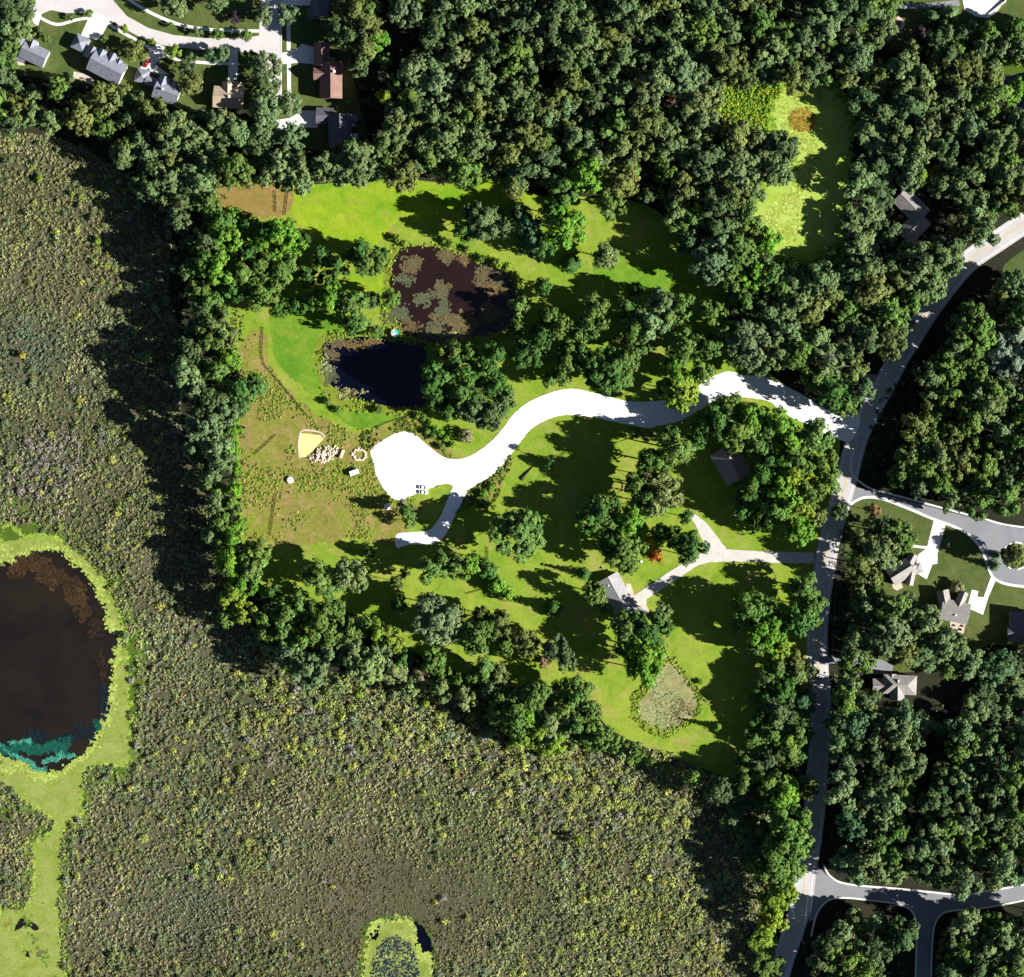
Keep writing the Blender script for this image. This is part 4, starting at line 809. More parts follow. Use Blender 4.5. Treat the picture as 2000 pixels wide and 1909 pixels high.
# woodland polygons: name, outline, colours, spacing, individual?
ZONES = [
 ("in the woods above the bright field", [(745, -40), (1735, -40), (1735, 60), (1722, 92), (1640, 130), (1560, 160), (1500, 150), (1400, 165), (1385, 225), (1440, 265), (1515, 268), (1545, 290), (1540, 348), (1485, 352), (1460, 400), (1465, 440), (1480, 470),
   (1440, 470), (1380, 450), (1330, 430), (1290, 400), (1240, 385), (1180, 370), (1120, 372), (1050, 372), (990, 362), (945, 338), (860, 350), (780, 345), (752, 330), (750, 285), (770, 240), (765, 190), (775, 120), (800, 60), (770, 0)], "bbgokv", 47),
 ("in the woods behind the subdivision houses", [(-40, 160), (55, 165), (110, 165), (150, 178), (235, 178), (300, 212), (400, 226), (500, 235), (540, 285), (620, 310), (690, 300), (735, 345), (640, 355), (560, 360), (400, 355), (375, 375), (340, 350), (300, 325), (240, 290), (180, 250), (100, 245), (-40, 240)], "bbkovg", 46),
 ("in the thin wood between marsh and houses", [(240, 300), (340, 350), (385, 380), (385, 420), (345, 440), (300, 390), (250, 340)], "kkb", 50),
 ("in the woods around the L-shaped house", [(1690, 140), (1760, 130), (1800, 120), (1860, 115), (1930, 130), (1940, 190), (1950, 215), (2060, 240), (2060, 375), (1960, 425), (1900, 470), (1850, 530), (1800, 590), (1770, 640), (1735, 690), (1700, 690), (1660, 690),
   (1640, 640), (1560, 640), (1490, 640), (1470, 600), (1500, 540), (1560, 525), (1650, 505), (1660, 440), (1665, 360), (1690, 320), (1700, 260), (1680, 200)], "bbgokv", 46),
 ("in the woods east of the winding road", [(2060, 560), (1985, 545), (1940, 570), (1880, 620), (1830, 690), (1800, 765), (1785, 830), (1765, 890), (1750, 935), (1785, 960), (1835, 975), (1900, 990), (1950, 1000), (1985, 985), (2060, 990)], "vvbgo", 46),
 ("between the road and the curving kerb", [(1700, 1020), (1760, 1020), (1765, 1060), (1745, 1095), (1720, 1120), (1720, 1160), (1775, 1165), (1830, 1200), (1850, 1245), (1895, 1260), (1915, 1290), (1880, 1330), (1830, 1320), (1790, 1300), (1700, 1275), (1660, 1265), (1680, 1200), (1665, 1120), (1675, 1060)], "bbgov", 46),
 ("in the tall woods beside the lower road", [(1650, 1315), (1690, 1330), (1700, 1375), (1780, 1395), (1870, 1370), (1920, 1320), (1960, 1290), (2060, 1270), (2060, 1690), (1980, 1715), (1900, 1728), (1800, 1722), (1700, 1715), (1645, 1695), (1640, 1600), (1640, 1500), (1635, 1400)], "kgvgbn", 44),
 ("in the wooded block below the side street", [(1605, 1830), (1640, 1785), (1700, 1785), (1755, 1795), (1768, 1830), (1765, 1960), (1590, 1960), (1600, 1880)], "vgbk", 48),
 ("in the wood between two lower streets", [(1848, 1830), (1880, 1800), (1930, 1795), (2000, 1785), (2060, 1770), (2060, 1960), (1842, 1960), (1845, 1880)], "vgbk", 46)]
ZONES.append(("at the wood edge beyond the east field", [(1330, 420), (1400, 450), (1480, 465), (1510, 530), (1480, 600), (1445, 645), (1425, 620), (1415, 570), (1390, 530), (1360, 480), (1330, 440)], "vgvk", 46))
ZONES.append(("in the trees by the dark pond", [(1800, 60), (1880, 60), (1900, 40), (1985, 40), (2060, 60), (2060, 120), (1960, 130), (1930, 150), (1860, 130), (1800, 110)], "kgvb", 42))
GAPS = [(1090, 145, 70, 26), (800, 80, 34, 40), (830, 30, 24, 20), (1180, 272, 36, 24), (1390, 270, 34, 16), (1340, 330, 40, 22), (1100, 270, 22, 16), (1200, 95, 20, 14), (940, 40, 22, 26), (1330, 20, 26, 14), (1120, 215, 22, 12), 
        (1885, 300, 40, 28), (1790, 420, 62, 66), (1800, 1545, 26, 80), (1830, 1460, 40, 40), (1780, 1600, 24, 50), (1840, 1390, 50, 24), (1760, 1115, 50, 44), (1870, 1190, 54, 50), (1745, 1335, 70, 42), (1700, 1275, 40, 22), (1745, 1890, 40, 50), (1690, 1330, 24, 30),
        (120, 215, 30, 36), (230, 260, 30, 30), (280, 240, 24, 24), (1720, 1560, 16, 22), (1860, 1745, 30, 20), (1880, 690, 14, 10), (1960, 720, 20, 10), (1420, 300, 26, 18), (20, 140, 40, 14), (1720, 480, 26, 16), (1750, 470, 16, 16), (1838, 425, 44, 44), (1845, 1345, 56, 40), (1905, 1240, 26, 26)]
fill = []
EX = np.array([(t[0], t[1], t[2]) for t in T])
for zi, (zn, poly, cs, sp) in enumerate(ZONES):
    r = np.random.default_rng(50 + zi); P = np.array(poly); lo = P.min(0); hi = P.max(0); acc = []
    n = int((hi[0] - lo[0]) * (hi[1] - lo[1]) / (sp * sp) * 40)
    X = r.uniform(lo[0], hi[0], n); Y = r.uniform(lo[1], hi[1], n); ok = inside(poly, X, Y)
    for x, y in zip(X[ok], Y[ok]):
        if any(((x - a) / c) ** 2 + ((y - b) / d) ** 2 < 1 for a, b, c, d in GAPS): continue
        rad = r.choice([.36, .46, .56, .66, .80], p=[.14, .22, .28, .22, .14]) * sp
        if len(EX) and ((EX[:, 0] - x) ** 2 + (EX[:, 1] - y) ** 2 < (.70 * (EX[:, 2] + rad)) ** 2).any(): continue
        if any((a - x) ** 2 + (b - y) ** 2 < (.62 * (c + rad)) ** 2 for a, b, c in acc): continue
        acc.append((x, y, rad)); fill.append((x, y, rad, cs[r.integers(len(cs))], 'B', zn))

LAND = [("beside the blue-grey roofed houses", 200, 120), ("beside the tan roofed house", 446, 190), ("along the pale subdivision street", 400, 95), ("by the pale street end", 530, 180), ("behind the red-brown roofed house", 690, 90), ("beside the dark grey house in the wood", 640, 310),
        ("at the edge of the bright north field", 800, 360), ("in the belt between marsh and dry grass", 400, 480), ("in the belt between marsh and meadow", 400, 780), ("in the belt between marsh and meadow", 450, 930), ("between dry grass and lush lawn", 540, 530), ("between lush lawn and lily pond", 690, 570),
        ("on the neck between the two ponds", 720, 640), ("beside the blue pond and the gravel drive", 900, 745), ("near the gravel circle", 850, 860), ("between the lily pond and the bright field", 950, 440), ("on the field beside the lily pond", 1100, 470), ("where the woods meet the bright field", 1190, 350),
        ("beside the algae covered pond", 1420, 500), ("beside the algae covered pond", 1620, 160), ("between drive and east field", 1210, 680), ("between drive and east field", 1330, 660), ("at the gravel drive entrance", 1470, 690), ("at the gravel drive entrance", 1620, 740), ("around the shaded barn", 1450, 850), ("between the barn and the road", 1560, 940),
        ("on the open lawn inside the drive bend", 1290, 950), ("by the forked gravel drive", 1320, 1070), ("beside the ranch house", 1230, 1240), ("beside the ranch house", 1160, 1150), ("on the lawn by the pale fence", 1010, 1050), ("on the roadside lawn", 1480, 1220), ("beside the road", 1560, 1400), ("beside the road", 1530, 1700), ("at the lily bed pond", 1330, 1380),
        ("where lower lawn meets marsh", 1080, 1400), ("on the strip below the evergreen bushes", 1050, 1270), ("in the belt below the meadow", 620, 1190), ("in the belt below the meadow", 860, 1210), ("in the thicket at the marsh edge", 680, 1320), ("in the thicket at the marsh edge", 900, 1340), ("at the marsh corner of the meadow", 470, 1130), ("by the white concrete pad", 1880, 40), ("on the turning circle island", 1985, 1088),
        ("standing alone in the marsh", 100, 400), ("standing in the shade at the marsh edge", 310, 620), ("above the winding road", 1620, 600), ("above the winding road", 1760, 600), ("at the small spur drive", 830, 1010), ("on the neck by the blue pond rim", 970, 520)]
def where(x, y): return min(LAND, key=lambda l: (l[1] - x) ** 2 + (l[2] - y) ** 2)[0]
KW = {'B': 'broadleaf tree', 'C': 'conifer', 'S': 'bush', 'P': 'open-crowned tree', 'T': 'leafless tree'}
KN = {'B': 'broadleaf_tree', 'C': 'conifer_tree', 'S': 'bush', 'P': 'open_crowned_tree', 'T': 'dead_tree'}
def height(rad, kind, x):
    r = rad * S
    if kind == 'S': return r * 1.5 + .4
    if kind == 'C': return r * 2.4 + 4
    if kind == 'P': return 11 + r * 1.6
    return min(27.0, 7.0 + r * 2.5) if r > 3 else 2.2 + r * 2.4
TALL = ("in the woods east of the winding road", "between the road and the curving kerb", "in the tall woods beside the lower road")
def tall(x, y, zone):
    if zone in TALL and 1270 < y < 1430 and x > 1780: return .6
    if zone in TALL: return 1.15
    if zone == 'in the woods around the L-shaped house' and x < 1750 and 100 < y < 520: return .64
    if zone == 'at the wood edge beyond the east field': return .8
    if zone is None and x < 600 and y < 310: return .68
    if zone is None and 1220 < x < 1345 and 835 < y < 1005: return 1.3  # trees here made taller to broaden the shadow across the lawn
    if 1425 < x < 1505 and y > 1535: return .5
    if 1440 < x < 1565 and 1285 < y < 1510: return .72
    if zone is None and 330 < x < 480 and 380 < y < 960: return 1.15
    return 1.0
def place(x, y, rad, c, kind, zone, idx):
    r = np.random.default_rng(int(x * 7 + y * 131)); h = height(rad, kind, x) * r.uniform(.92, 1.10) * tall(x, y, zone)
    base = W(x, y, h * .65); base.z = 0.0; R = rad * S
    o = empty('young_tree' if kind == 'B' and rad < 15 else 'garden_tree' if kind == 'B' and zone is None and yardtree((x, y)) else 'woodland_tree' if zone else KN[kind], base, r.uniform(0, 6.28))
    col3, word = COLS[c]; sz = 'tiny' if rad < 8 else 'small' if rad < 14 else 'modest' if rad < 20 else 'medium' if rad < 27 else 'large' if rad < 36 else 'very large'
    lb = f"{sz} {word} {'young tree' if kind == 'B' and rad < 15 else KW[kind]} {zone or where(x, y)}"
    props(o, lb, 'bush' if kind == 'S' else 'tree'); o["desc"] = f"{sz} {word} one" if kind == 'B' else f"{sz} {word} {KW[kind].split()[-1]}"
    tint = np.array(col3) * r.uniform(.86, 1.14) * np.array([r.uniform(.9, 1.1), 1, r.uniform(.9, 1.1)])
    if kind == 'T':
        t = mkobj("trunk", DTR[idx % 2], M['greybark'], o); t.scale = (R / 4.5, R / 4.5, h / 14.0); return o
    if kind == 'B' and rad > 31: idx = (1, 4, 7, 10)[idx % 4]
    lst, tr, r0, h0 = {'B': (BROAD, BTR, 5.35, 17.0), 'C': (CONE, CTR, 4.1, 16.0), 'S': (BUSH, STR, 2.3, 3.3), 'P': (PALE, BTR, 5.75, 17.0)}[kind]
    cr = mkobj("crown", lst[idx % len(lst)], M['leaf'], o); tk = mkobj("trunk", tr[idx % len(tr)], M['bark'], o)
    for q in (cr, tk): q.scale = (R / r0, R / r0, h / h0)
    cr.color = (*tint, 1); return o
placed = []
yardtree = lambda t: t[0] < 600 and t[1] < 310
big = sorted([t for t in T if t[4] == 'B' and t[2] >= 15 and not yardtree(t)], key=lambda t: -t[2])
rest_ = set(id(t) for t in big[300:])
for i, t in enumerate(T):
    if id(t) in rest_: fill.append((t[0], t[1], t[2], t[3], 'B', ''))
    else: placed.append(place(*t[:5], None, i * 5 + 3))
n_b = len(big)
fill.sort(key=lambda f: -f[2] - (40 if (-10 < f[0] < 2010 and -10 < f[1] < 1919) else 0))
fill.sort(key=lambda f: (f[5] == '', -f[2] - (40 if (-10 < f[0] < 2010 and -10 < f[1] < 1919) else 0)))
NIND = 300
print("explicit", len(T), "broad", n_b, "fill", len(fill), "individual fill", NIND)
for i, f in enumerate(fill[:NIND]): placed.append(place(f[0], f[1], f[2], f[3], 'B', f[5], i * 7 + 1 + i // 5))
desc = [(o.location.x, o.location.y, o["label"], o["desc"]) for o in placed]
dup0 = {}
for o in placed: dup0[o["label"]] = dup0.get(o["label"], 0) + 1
for o in placed:
    lb, d0 = o["label"], o["desc"]
    if dup0[lb] > 1:
        near = sorted((math.hypot(x - o.location.x, y - o.location.y), d) for x, y, l, d in desc if d != d0)
        new = lb + " near a " + near[0][1]
        if near[0][0] < 22 and len(new.split()) <= 16: o["label"] = new
grp = {}
for o in placed:
    del o["desc"]; grp.setdefault(o["label"], []).append(o)
for k, v in grp.items():
    if len(v) > 1:
        for o in v: o["group"] = k
# the remaining crowns of the continuous woodland, one mass
VV = []; CC = []
for i, f in enumerate(fill[NIND:]):
    r = np.random.default_rng(9000 + i); v, c = BV[i % NB]; h = height(f[2], 'B', 0) * r.uniform(.9, 1.1) * tall(f[0], f[1], f[5]); R = f[2] * S
    b = W(f[0], f[1], h * .65); a = r.uniform(0, 6.28); ca, sa = math.cos(a), math.sin(a)
    k4 = np.repeat(r.random(len(v) // 4) < .6, 4); v = v[k4]; c = c[k4]; vq = v.reshape(-1, 4, 3); vm = vq.mean(1, keepdims=True); v = (vm + (vq - vm) * 1.25).reshape(-1, 3)
    x = v[:, 0] * R / 5.3; y = v[:, 1] * R / 5.3; VV.append(np.stack([x * ca - y * sa + b.x, x * sa + y * ca + b.y, v[:, 2] * h / 17.0], 1))
    CC.append(c * np.array(COLS[f[3]][0]) * r.uniform(.86, 1.14))
if VV:
    VV = np.concatenate(VV); CC = np.concatenate(CC); wo = mkobj("woodland", mesh_np("woodland", VV, quads(len(VV)), CC), M['leaf']); props(wo, "continuous woodland of mixed green crowns", "woodland", None, 'stuff')
    bmw = bmesh.new()
    TV = []; TF = []
    for f in fill[NIND:]:
        h = height(f[2], 'B', 0) * .8; b = W(f[0], f[1], h * .8); k = len(TV)
        for z, rr in ((0, .28), (h, .1)):
            for j in range(5): TV.append((b.x + rr * math.cos(j * 1.2566), b.y + rr * math.sin(j * 1.2566), z))
        TF += [(k + j, k + (j + 1) % 5, k + 5 + (j + 1) % 5, k + 5 + j) for j in range(5)]
    bmw.free(); tm = bpy.data.meshes.new("trunks"); tm.from_pydata(TV, [], TF); to = mkobj("trunks", tm, M['bark'], wo); to["kind"] = 'stuff'

# ------------------------------------------------------------------ marsh shrubs and other ground cover (uncountable)
def vnoise(seed, cell):
    r = np.random.default_rng(seed); Gd = r.random((400, 400))
    def f(X, Y):
        x = (X + 600) / cell; y = (Y + 600) / cell; i = np.floor(x).astype(int) % 398; j = np.floor(y).astype(int) % 398; u = x - np.floor(x); v = y - np.floor(y)
        u = u * u * (3 - 2 * u); v = v * v * (3 - 2 * v)
        return Gd[i, j] * (1 - u) * (1 - v) + Gd[i + 1, j] * u * (1 - v) + Gd[i, j + 1] * (1 - u) * v + Gd[i + 1, j + 1] * u * v
    return f
def scatter(poly, n, seed, rej=()):
    r = np.random.default_rng(seed); P = np.array(poly); lo = np.maximum(P.min(0), (-70, -70)); hi = np.minimum(P.max(0), (2070, 1980))
    X = r.uniform(lo[0], hi[0], n); Y = r.uniform(lo[1], hi[1], n); k = inside(poly, X, Y)
    for q in rej: k &= ~inside(q, X, Y)
    return X[k], Y[k]
def tufts(X, Y, rad, hgt, colr, per, seed, z0=0.0, csize=.55):
    """one small dome of leaf clumps per point; arrays in metres"""
    r = np.random.default_rng(seed); n = len(X); k = 1.0
    C0 = np.stack([(X - CX) * S, -(Y - CY) * S, np.full(n, z0)], 1)
    u = unit(r, n * per).reshape(n, per, 3); u[..., 2] = np.abs(u[..., 2])
    P = C0[:, None, :] + u * np.stack([rad, rad, hgt], 1)[:, None, :] * r.uniform(.55, 1.0, (n, per, 1)) + np.array([0, 0, .05])
    N = u + r.normal(size=u.shape) * .35 + np.array([0, 0, .25])
    sz = np.minimum((rad[:, None] * csize * 2 * r.uniform(.6, 1.1, (n, per))).reshape(-1), r.uniform(.8, 1.15, n * per))
    V = cards(P.reshape(-1, 3), N.reshape(-1, 3), sz, r)
    Cc = np.repeat((colr[:, None, :] * r.uniform(.85, 1.15, (n, per, 1))).reshape(-1, 3), 4, axis=0)
    return V, Cc
WB = catmull(WEED); BB = catmull(BIGW); P2 = [(706, 2000), (706, 1880), (708, 1835), (724, 1802), (750, 1793), (800, 1796), (828, 1812), (846, 1850), (848, 2000)]
X, Y = scatter(MARSH, 130000, 1, (WB, BB, P2, [(-60, 1040), (0, 1025), (70, 1028), (130, 1050), (60, 1070), (-60, 1080)], [(242, 1245), (262, 1245), (268, 1330), (265, 1400), (252, 1450)]))
r = np.random.default_rng(2); n1, n2, n3, n4 = vnoise(11, 90), vnoise(12, 40), vnoise(13, 160), vnoise(14, 22)
small = np.clip(1 - np.hypot((X - 770) / 300, (Y - 1770) / 190), 0, .8) * 1.25      # low sedge round the bottom pond
sx0 = np.clip((X - 900) / 400, 0, 1) * np.clip((Y - 1430) / 150, 0, 1)
edge = np.clip(1 - np.abs(Y - (1330 + (X - 500) * .17)) / 130, 0, 1) * (X > 470) * (X < 1500)   # tall thicket by the lawn belt
rad = (.50 + .85 * n2(X, Y) * n1(X, Y) + r.gamma(1.2, .24, len(X))) * (1 - .45 * small) * (1 + .75 * edge) * (1 + .4 * sx0); keep = r.random(len(X)) < np.clip(.35 + .60 * n4(X, Y) * 1.5, 0, 1) * (1 - .45 * edge) * (.8 + .4 * small)
sx = np.clip((X - 900) / 500, 0, 1) * np.clip((Y - 1450) / 200, 0, 1)
pal = np.array([(.150, .155, .052), (.105, .106, .050), (.150, .136, .112), (.068, .080, .036), (.160, .128, .070), (.105, .128, .078), (.230, .220, .060), (.230, .090, .050)])
A = n1(X, Y); B = n3(X, Y); Cn = n2(X + 311, Y)
wts = np.stack([.55 + .9 * Cn + 1.2 * edge + .6 * sx, np.full(len(X), .8), .12 + 1.6 * np.clip(A - .6, 0, 1) + 2.6 * np.clip(1 - np.hypot((X - 70) / 110, (Y - 910) / 70), 0, 1), .45 + .5 * (1 - Cn), .20 + 2.6 * np.clip(B - .5, 0, 1) + 1.2 * small, .2 + 2.2 * np.clip(.45 - A, 0, 1) + 3.5 * np.clip(1.2 - np.hypot((X - 55) / 75, (Y - 670) / 75), 0, 1), .11 + .16 * edge + .2 * sx, .018 + 0 * X], 1)
cum = np.cumsum(wts, 1); cum /= cum[:, -1:]; pick = (r.random(len(X))[:, None] > cum).sum(1)
fld = np.array((.118, .124, .046))[None] * (1 - B[:, None]) + np.array((.124, .108, .070))[None] * B[:, None]; fld = fld * (1 - .5 * np.clip(A - .5, 0, 1))[:, None] + np.array((.0, .012, .012)) * (A < .4)[:, None]
fld = fld * (1 - small[:, None]) + np.array((.085, .073, .040)) * small[:, None]; mx = (.36 + .45 * small)[:, None] * (1 - .6 * edge[:, None]); tonev = (.62 + .40 * vnoise(15, 130)(X, Y) + .40 * vnoise(16, 330)(X, Y) + .35 * (vnoise(17, 55)(X, Y) > .6))[:, None]
colr = (pal[np.clip(pick, 0, 7)] * (1 - mx) + fld * mx) * tonev * 1.2 * r.uniform(.88, 1.12, (len(X), 1)) * (1 - .2 * small[:, None])
for (qx, qy, qr, qc) in ((55, 670, 80, (.075, .115, .080)), (480, 1690, 62, (.16, .175, .055)), (402, 1592, 30, (.14, .19, .12)), (370, 1770, 110, (.075, .090, .070)), (240, 850, 95, (.115, .145, .045)), (90, 400, 140, (.165, .155, .060)), (150, 560, 90, (.165, .140, .070)), (70, 900, 90, (.170, .155, .135)),
                         (320, 1180, 60, (.120, .135, .060)), (640, 1560, 70, (.155, .165, .050)), (900, 1600, 90, (.135, .150, .055)), (1250, 1800, 120, (.155, .170, .050)), (1050, 1850, 80, (.100, .110, .060)), (560, 1480, 60, (.145, .145, .085)), (300, 1420, 60, (.135, .120, .080)), (250, 1640, 70, (.140, .150, .055)), (1080, 1600, 60, (.150, .135, .100))):
    wq = (np.clip(1.15 - np.hypot(X - qx, (Y - qy) * 1.15) / qr + .5 * (n2(X, Y) - .5), 0, 1) * .75)[:, None]; colr = colr * (1 - wq) + np.array(qc) * wq * r.uniform(.85, 1.15, (len(X), 1))
hgt = rad * r.uniform(.45, 1.05, len(X)) * (1 - .55 * small) * (1 + .7 * edge)
X, Y, rad, hgt, colr = X[keep], Y[keep], rad[keep], hgt[keep], colr[keep]
V, Cc = tufts(X, Y, rad, hgt, colr, 7, 3)
SL = [crown_bush(450 + i, 1.0, 1.25, 12, 7) for i in range(6)]
XB, YB = scatter(MARSH, 30000, 8, (WB, BB, P2)); rb = np.random.default_rng(18)
dens = np.clip(1.7 * vnoise(31, 70)(XB, YB) * vnoise(32, 26)(XB, YB) - .12, 0, 1); smb = np.clip(1 - np.hypot((XB - 770) / 300, (YB - 1770) / 190), 0, .8) * 1.25
eb = np.clip(1 - np.abs(YB - (1360 + (XB - 500) * .17)) / 150, 0, 1) * (XB > 470) * (XB < 1500); sb = np.clip((XB - 950) / 350, 0, 1) * np.clip((YB - 1450) / 120, 0, 1); lb_ = np.clip(1 - np.hypot((XB - 80) / 190, (YB - 900) / 110), 0, 1)
wb_ = np.clip(1 - np.abs(XB - 345 - .16 * np.clip(YB - 900, 0, 400)) / 95, 0, 1) * (YB > 330) * (YB < 1250)
kp = rb.random(len(XB)) < np.clip(dens + .8 * eb + .35 * wb_ + .30 * sb + .35 * lb_, 0, .9) * (1 - smb) * .55
XB, YB, eb, sb, lb_ = XB[kp], YB[kp], eb[kp], sb[kp], lb_[kp]; palB = np.array([(.185, .200, .050), (.125, .140, .060), (.170, .152, .130), (.095, .120, .055), (.26, .25, .06), (.12, .15, .085)])
VB = [V]; CB = [Cc]
for i in range(len(XB)):
    p = np.array([.30 + .5 * eb[i] + .3 * sb[i], .30, .10 + .9 * lb_[i], .22, .10 + .1 * sb[i], .16]); c = palB[rb.choice(6, p=p / p.sum())] * rb.uniform(.8, 1.15); v, t = SL[i % 6]; R = rb.gamma(3.2, .34) + .55 + .5 * eb[i]; R = min(R, 2.4 + 1.0 * eb[i]); a = rb.uniform(0, 6.28); ca, sa = math.cos(a), math.sin(a)
    VB.append(np.stack([(v[:, 0] * ca - v[:, 1] * sa) * R + (XB[i] - CX) * S, (v[:, 0] * sa + v[:, 1] * ca) * R - (YB[i] - CY) * S, v[:, 2] * R * rb.uniform(.5, .9)], 1)); CB.append(t * c * 1.3)
V = np.concatenate(VB); Cc = np.concatenate(CB); print("marsh bushes", len(XB), "quads", len(V) // 4)
ms = mkobj("marsh_shrubs", mesh_np("marsh_shrubs", V, quads(len(V)), Cc), M['leaf']); props(ms, "dense low shrubs and sedge covering the marsh", "shrubs", None, 'stuff')
print("shrubs", len(X))
# undergrowth in the woodland shade
VV = []; CC = []
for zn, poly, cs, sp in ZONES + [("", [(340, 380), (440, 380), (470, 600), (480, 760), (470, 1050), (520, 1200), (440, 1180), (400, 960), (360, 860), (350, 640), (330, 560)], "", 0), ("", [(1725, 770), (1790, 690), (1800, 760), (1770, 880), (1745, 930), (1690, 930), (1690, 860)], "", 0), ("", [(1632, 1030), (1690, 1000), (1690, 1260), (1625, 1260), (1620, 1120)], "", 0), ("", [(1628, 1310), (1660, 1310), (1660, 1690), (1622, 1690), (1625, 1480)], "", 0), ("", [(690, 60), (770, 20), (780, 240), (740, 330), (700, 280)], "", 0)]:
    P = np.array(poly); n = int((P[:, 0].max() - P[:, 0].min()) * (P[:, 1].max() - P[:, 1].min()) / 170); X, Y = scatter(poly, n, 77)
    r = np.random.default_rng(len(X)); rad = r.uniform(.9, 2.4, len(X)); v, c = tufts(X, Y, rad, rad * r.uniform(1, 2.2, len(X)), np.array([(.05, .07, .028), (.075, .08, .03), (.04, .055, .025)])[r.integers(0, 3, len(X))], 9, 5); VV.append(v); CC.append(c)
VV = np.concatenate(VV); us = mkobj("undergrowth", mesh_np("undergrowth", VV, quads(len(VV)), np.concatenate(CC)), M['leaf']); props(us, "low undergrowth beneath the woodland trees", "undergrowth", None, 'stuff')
# rough grass and weeds
def cover(name, label, poly, n, cols, r0, r1, hk, seed, rej=(), z=.1, per=8, thr=(1.6, .15)):
    X, Y = scatter(poly, n, seed, rej); r = np.random.default_rng(seed + 1); rad = r.uniform(r0, r1, len(X)); f = vnoise(seed + 2, 45)(X, Y)
    keep = r.random(len(X)) < np.clip(f * thr[0] - thr[1], .0, 1); X, Y, rad = X[keep], Y[keep], rad[keep]; cl = np.array(cols)[r.integers(0, len(cols), len(X))] * r.uniform(.8, 1.2, (len(X), 1))
    V, Cc = tufts(X, Y, rad, rad * hk, cl, per, seed + 3, z); o = mkobj(name, mesh_np(name, V, quads(len(V)), Cc), M['leaf']); props(o, label, name.replace('_', ' '), None, 'stuff'); return o
GR = catmull(GRAVEL)
cover("meadow_weeds", "tufted weeds and tall grass over the rough meadow", [(470, 690), (500, 640), (530, 720), (570, 770), (640, 822), (690, 845), (740, 838), (800, 812), (850, 850), (890, 900), (800, 1035), (774, 1045), (772, 1072), (700, 1050), (580, 1066), (480, 1050), (468, 820)], 11000,
      [(.17, .24, .03), (.22, .25, .04), (.14, .21, .03), (.25, .22, .06)], .3, .9, .28, 21, (GR, [(578, 840), (640, 840), (640, 905), (578, 900)]), thr=(3.0, 1.35))
cover("verge_weeds", "bushy weeds along the gravel drive verge", [(900, 900), (960, 865), (1005, 895), (985, 935), (965, 985), (940, 1000), (925, 985), (885, 1010), (905, 970), (955, 930)], 700, [(.09, .15, .02), (.15, .17, .03), (.07, .12, .02)], .5, 1.2, .9, 31, (GR,))
cover("verge_weeds", "bushy weeds between the blue pond lawn and gravel circle", [(700, 838), (760, 828), (815, 808), (850, 830), (890, 880), (920, 885), (870, 893), (820, 855), (780, 842), (740, 862), (720, 882), (705, 875)], 900, [(.09, .15, .02), (.16, .15, .04), (.07, .11, .02)], .5, 1.2, .9, 41, (GR,))
cover("bright_thicket", "bright green thicket beside the algae covered pond", [(1385, 175), (1430, 158), (1500, 165), (1530, 175), (1508, 215), (1500, 262), (1450, 262), (1400, 225)], 1500, [(.16, .24, .02), (.22, .26, .02), (.10, .18, .02)], .6, 1.6, 1.2, 51)
for nm, (outer, inner) in (("pond_reeds", ([(618, 660), (650, 645), (690, 650), (842, 665), (848, 760), (840, 806), (800, 814), (760, 812), (700, 806), (655, 798), (630, 772), (612, 720), (612, 690)], [(634, 674), (660, 662), (830, 670), (834, 790), (795, 796), (740, 786), (690, 774), (652, 752), (635, 720), (631, 695)])),
                          ("pond_reeds", ([(764, 470), (800, 472), (870, 474), (1000, 515), (1026, 560), (1022, 640), (960, 672), (870, 684), (795, 672), (745, 645), (745, 600), (750, 520)], [(780, 494), (860, 488), (985, 534), (1004, 560), (1004, 618), (970, 646), (850, 672), (796, 652), (768, 608), (770, 520)])),
                          ("pond_reeds", ([(1290, 1282), (1318, 1282), (1370, 1350), (1372, 1392), (1345, 1424), (1300, 1444), (1258, 1428), (1230, 1402), (1228, 1368), (1255, 1338)], [(1299, 1300), (1314, 1298), (1356, 1354), (1356, 1384), (1336, 1408), (1300, 1424), (1270, 1412), (1248, 1394), (1250, 1376)]))):
    k = int(outer[0][0]); cover(nm, {618: "yellow-green reeds ringing the blue pond", 764: "yellow-green reeds ringing the lily pond", 1290: "yellow-green reeds ringing the lily bed pond"}[k], outer, 3000, [(.21, .26, .03), (.14, .22, .025), (.24, .25, .045)], .3, .85, .9, 61 + k, (inner, GR))
# floating leaves
def pads(name, label, spots, cols, z, seed, r0=.35, r1=.75, split=True):
    r = np.random.default_rng(seed); V = []; Cc = []
    if split: spots = [(cx + r.normal() * rx * .55, cy + r.normal() * ry * .55, rx * r.uniform(.3, .65), ry * r.uniform(.3, .65), n // 6, ci) for (cx, cy, rx, ry, n, ci) in spots for _ in range(7)]
    for (cx, cy, rx, ry, n, ci) in spots:
        a = r.uniform(0, 6.28, n); d = np.sqrt(r.random(n)); x = cx + np.cos(a) * d * rx + r.normal(size=n) * 2; y = cy + np.sin(a) * d * ry + r.normal(size=n) * 2
        for i in range(n):
            q = W(x[i], y[i], z + r.uniform(.0, .06)); rr = r.uniform(r0, r1); t = r.uniform(0, 6.28); c = np.array(cols[ci[r.integers(len(ci))]]) * r.uniform(.7, 1.3)
            for j in range(4): V.append((q.x + rr * math.cos(t + j * 1.5708), q.y + rr * math.sin(t + j * 1.5708), q.z + r.uniform(0, .12))); Cc.append(c)
    o = mkobj(name, mesh_np(name, np.array(V), quads(len(V)), np.array(Cc)), M['leaf']); props(o, label, "lily pads", None, 'stuff')
LC = [(.085, .082, .045), (.100, .066, .030), (.150, .092, .034), (.066, .078, .042), (.24, .25, .11)]
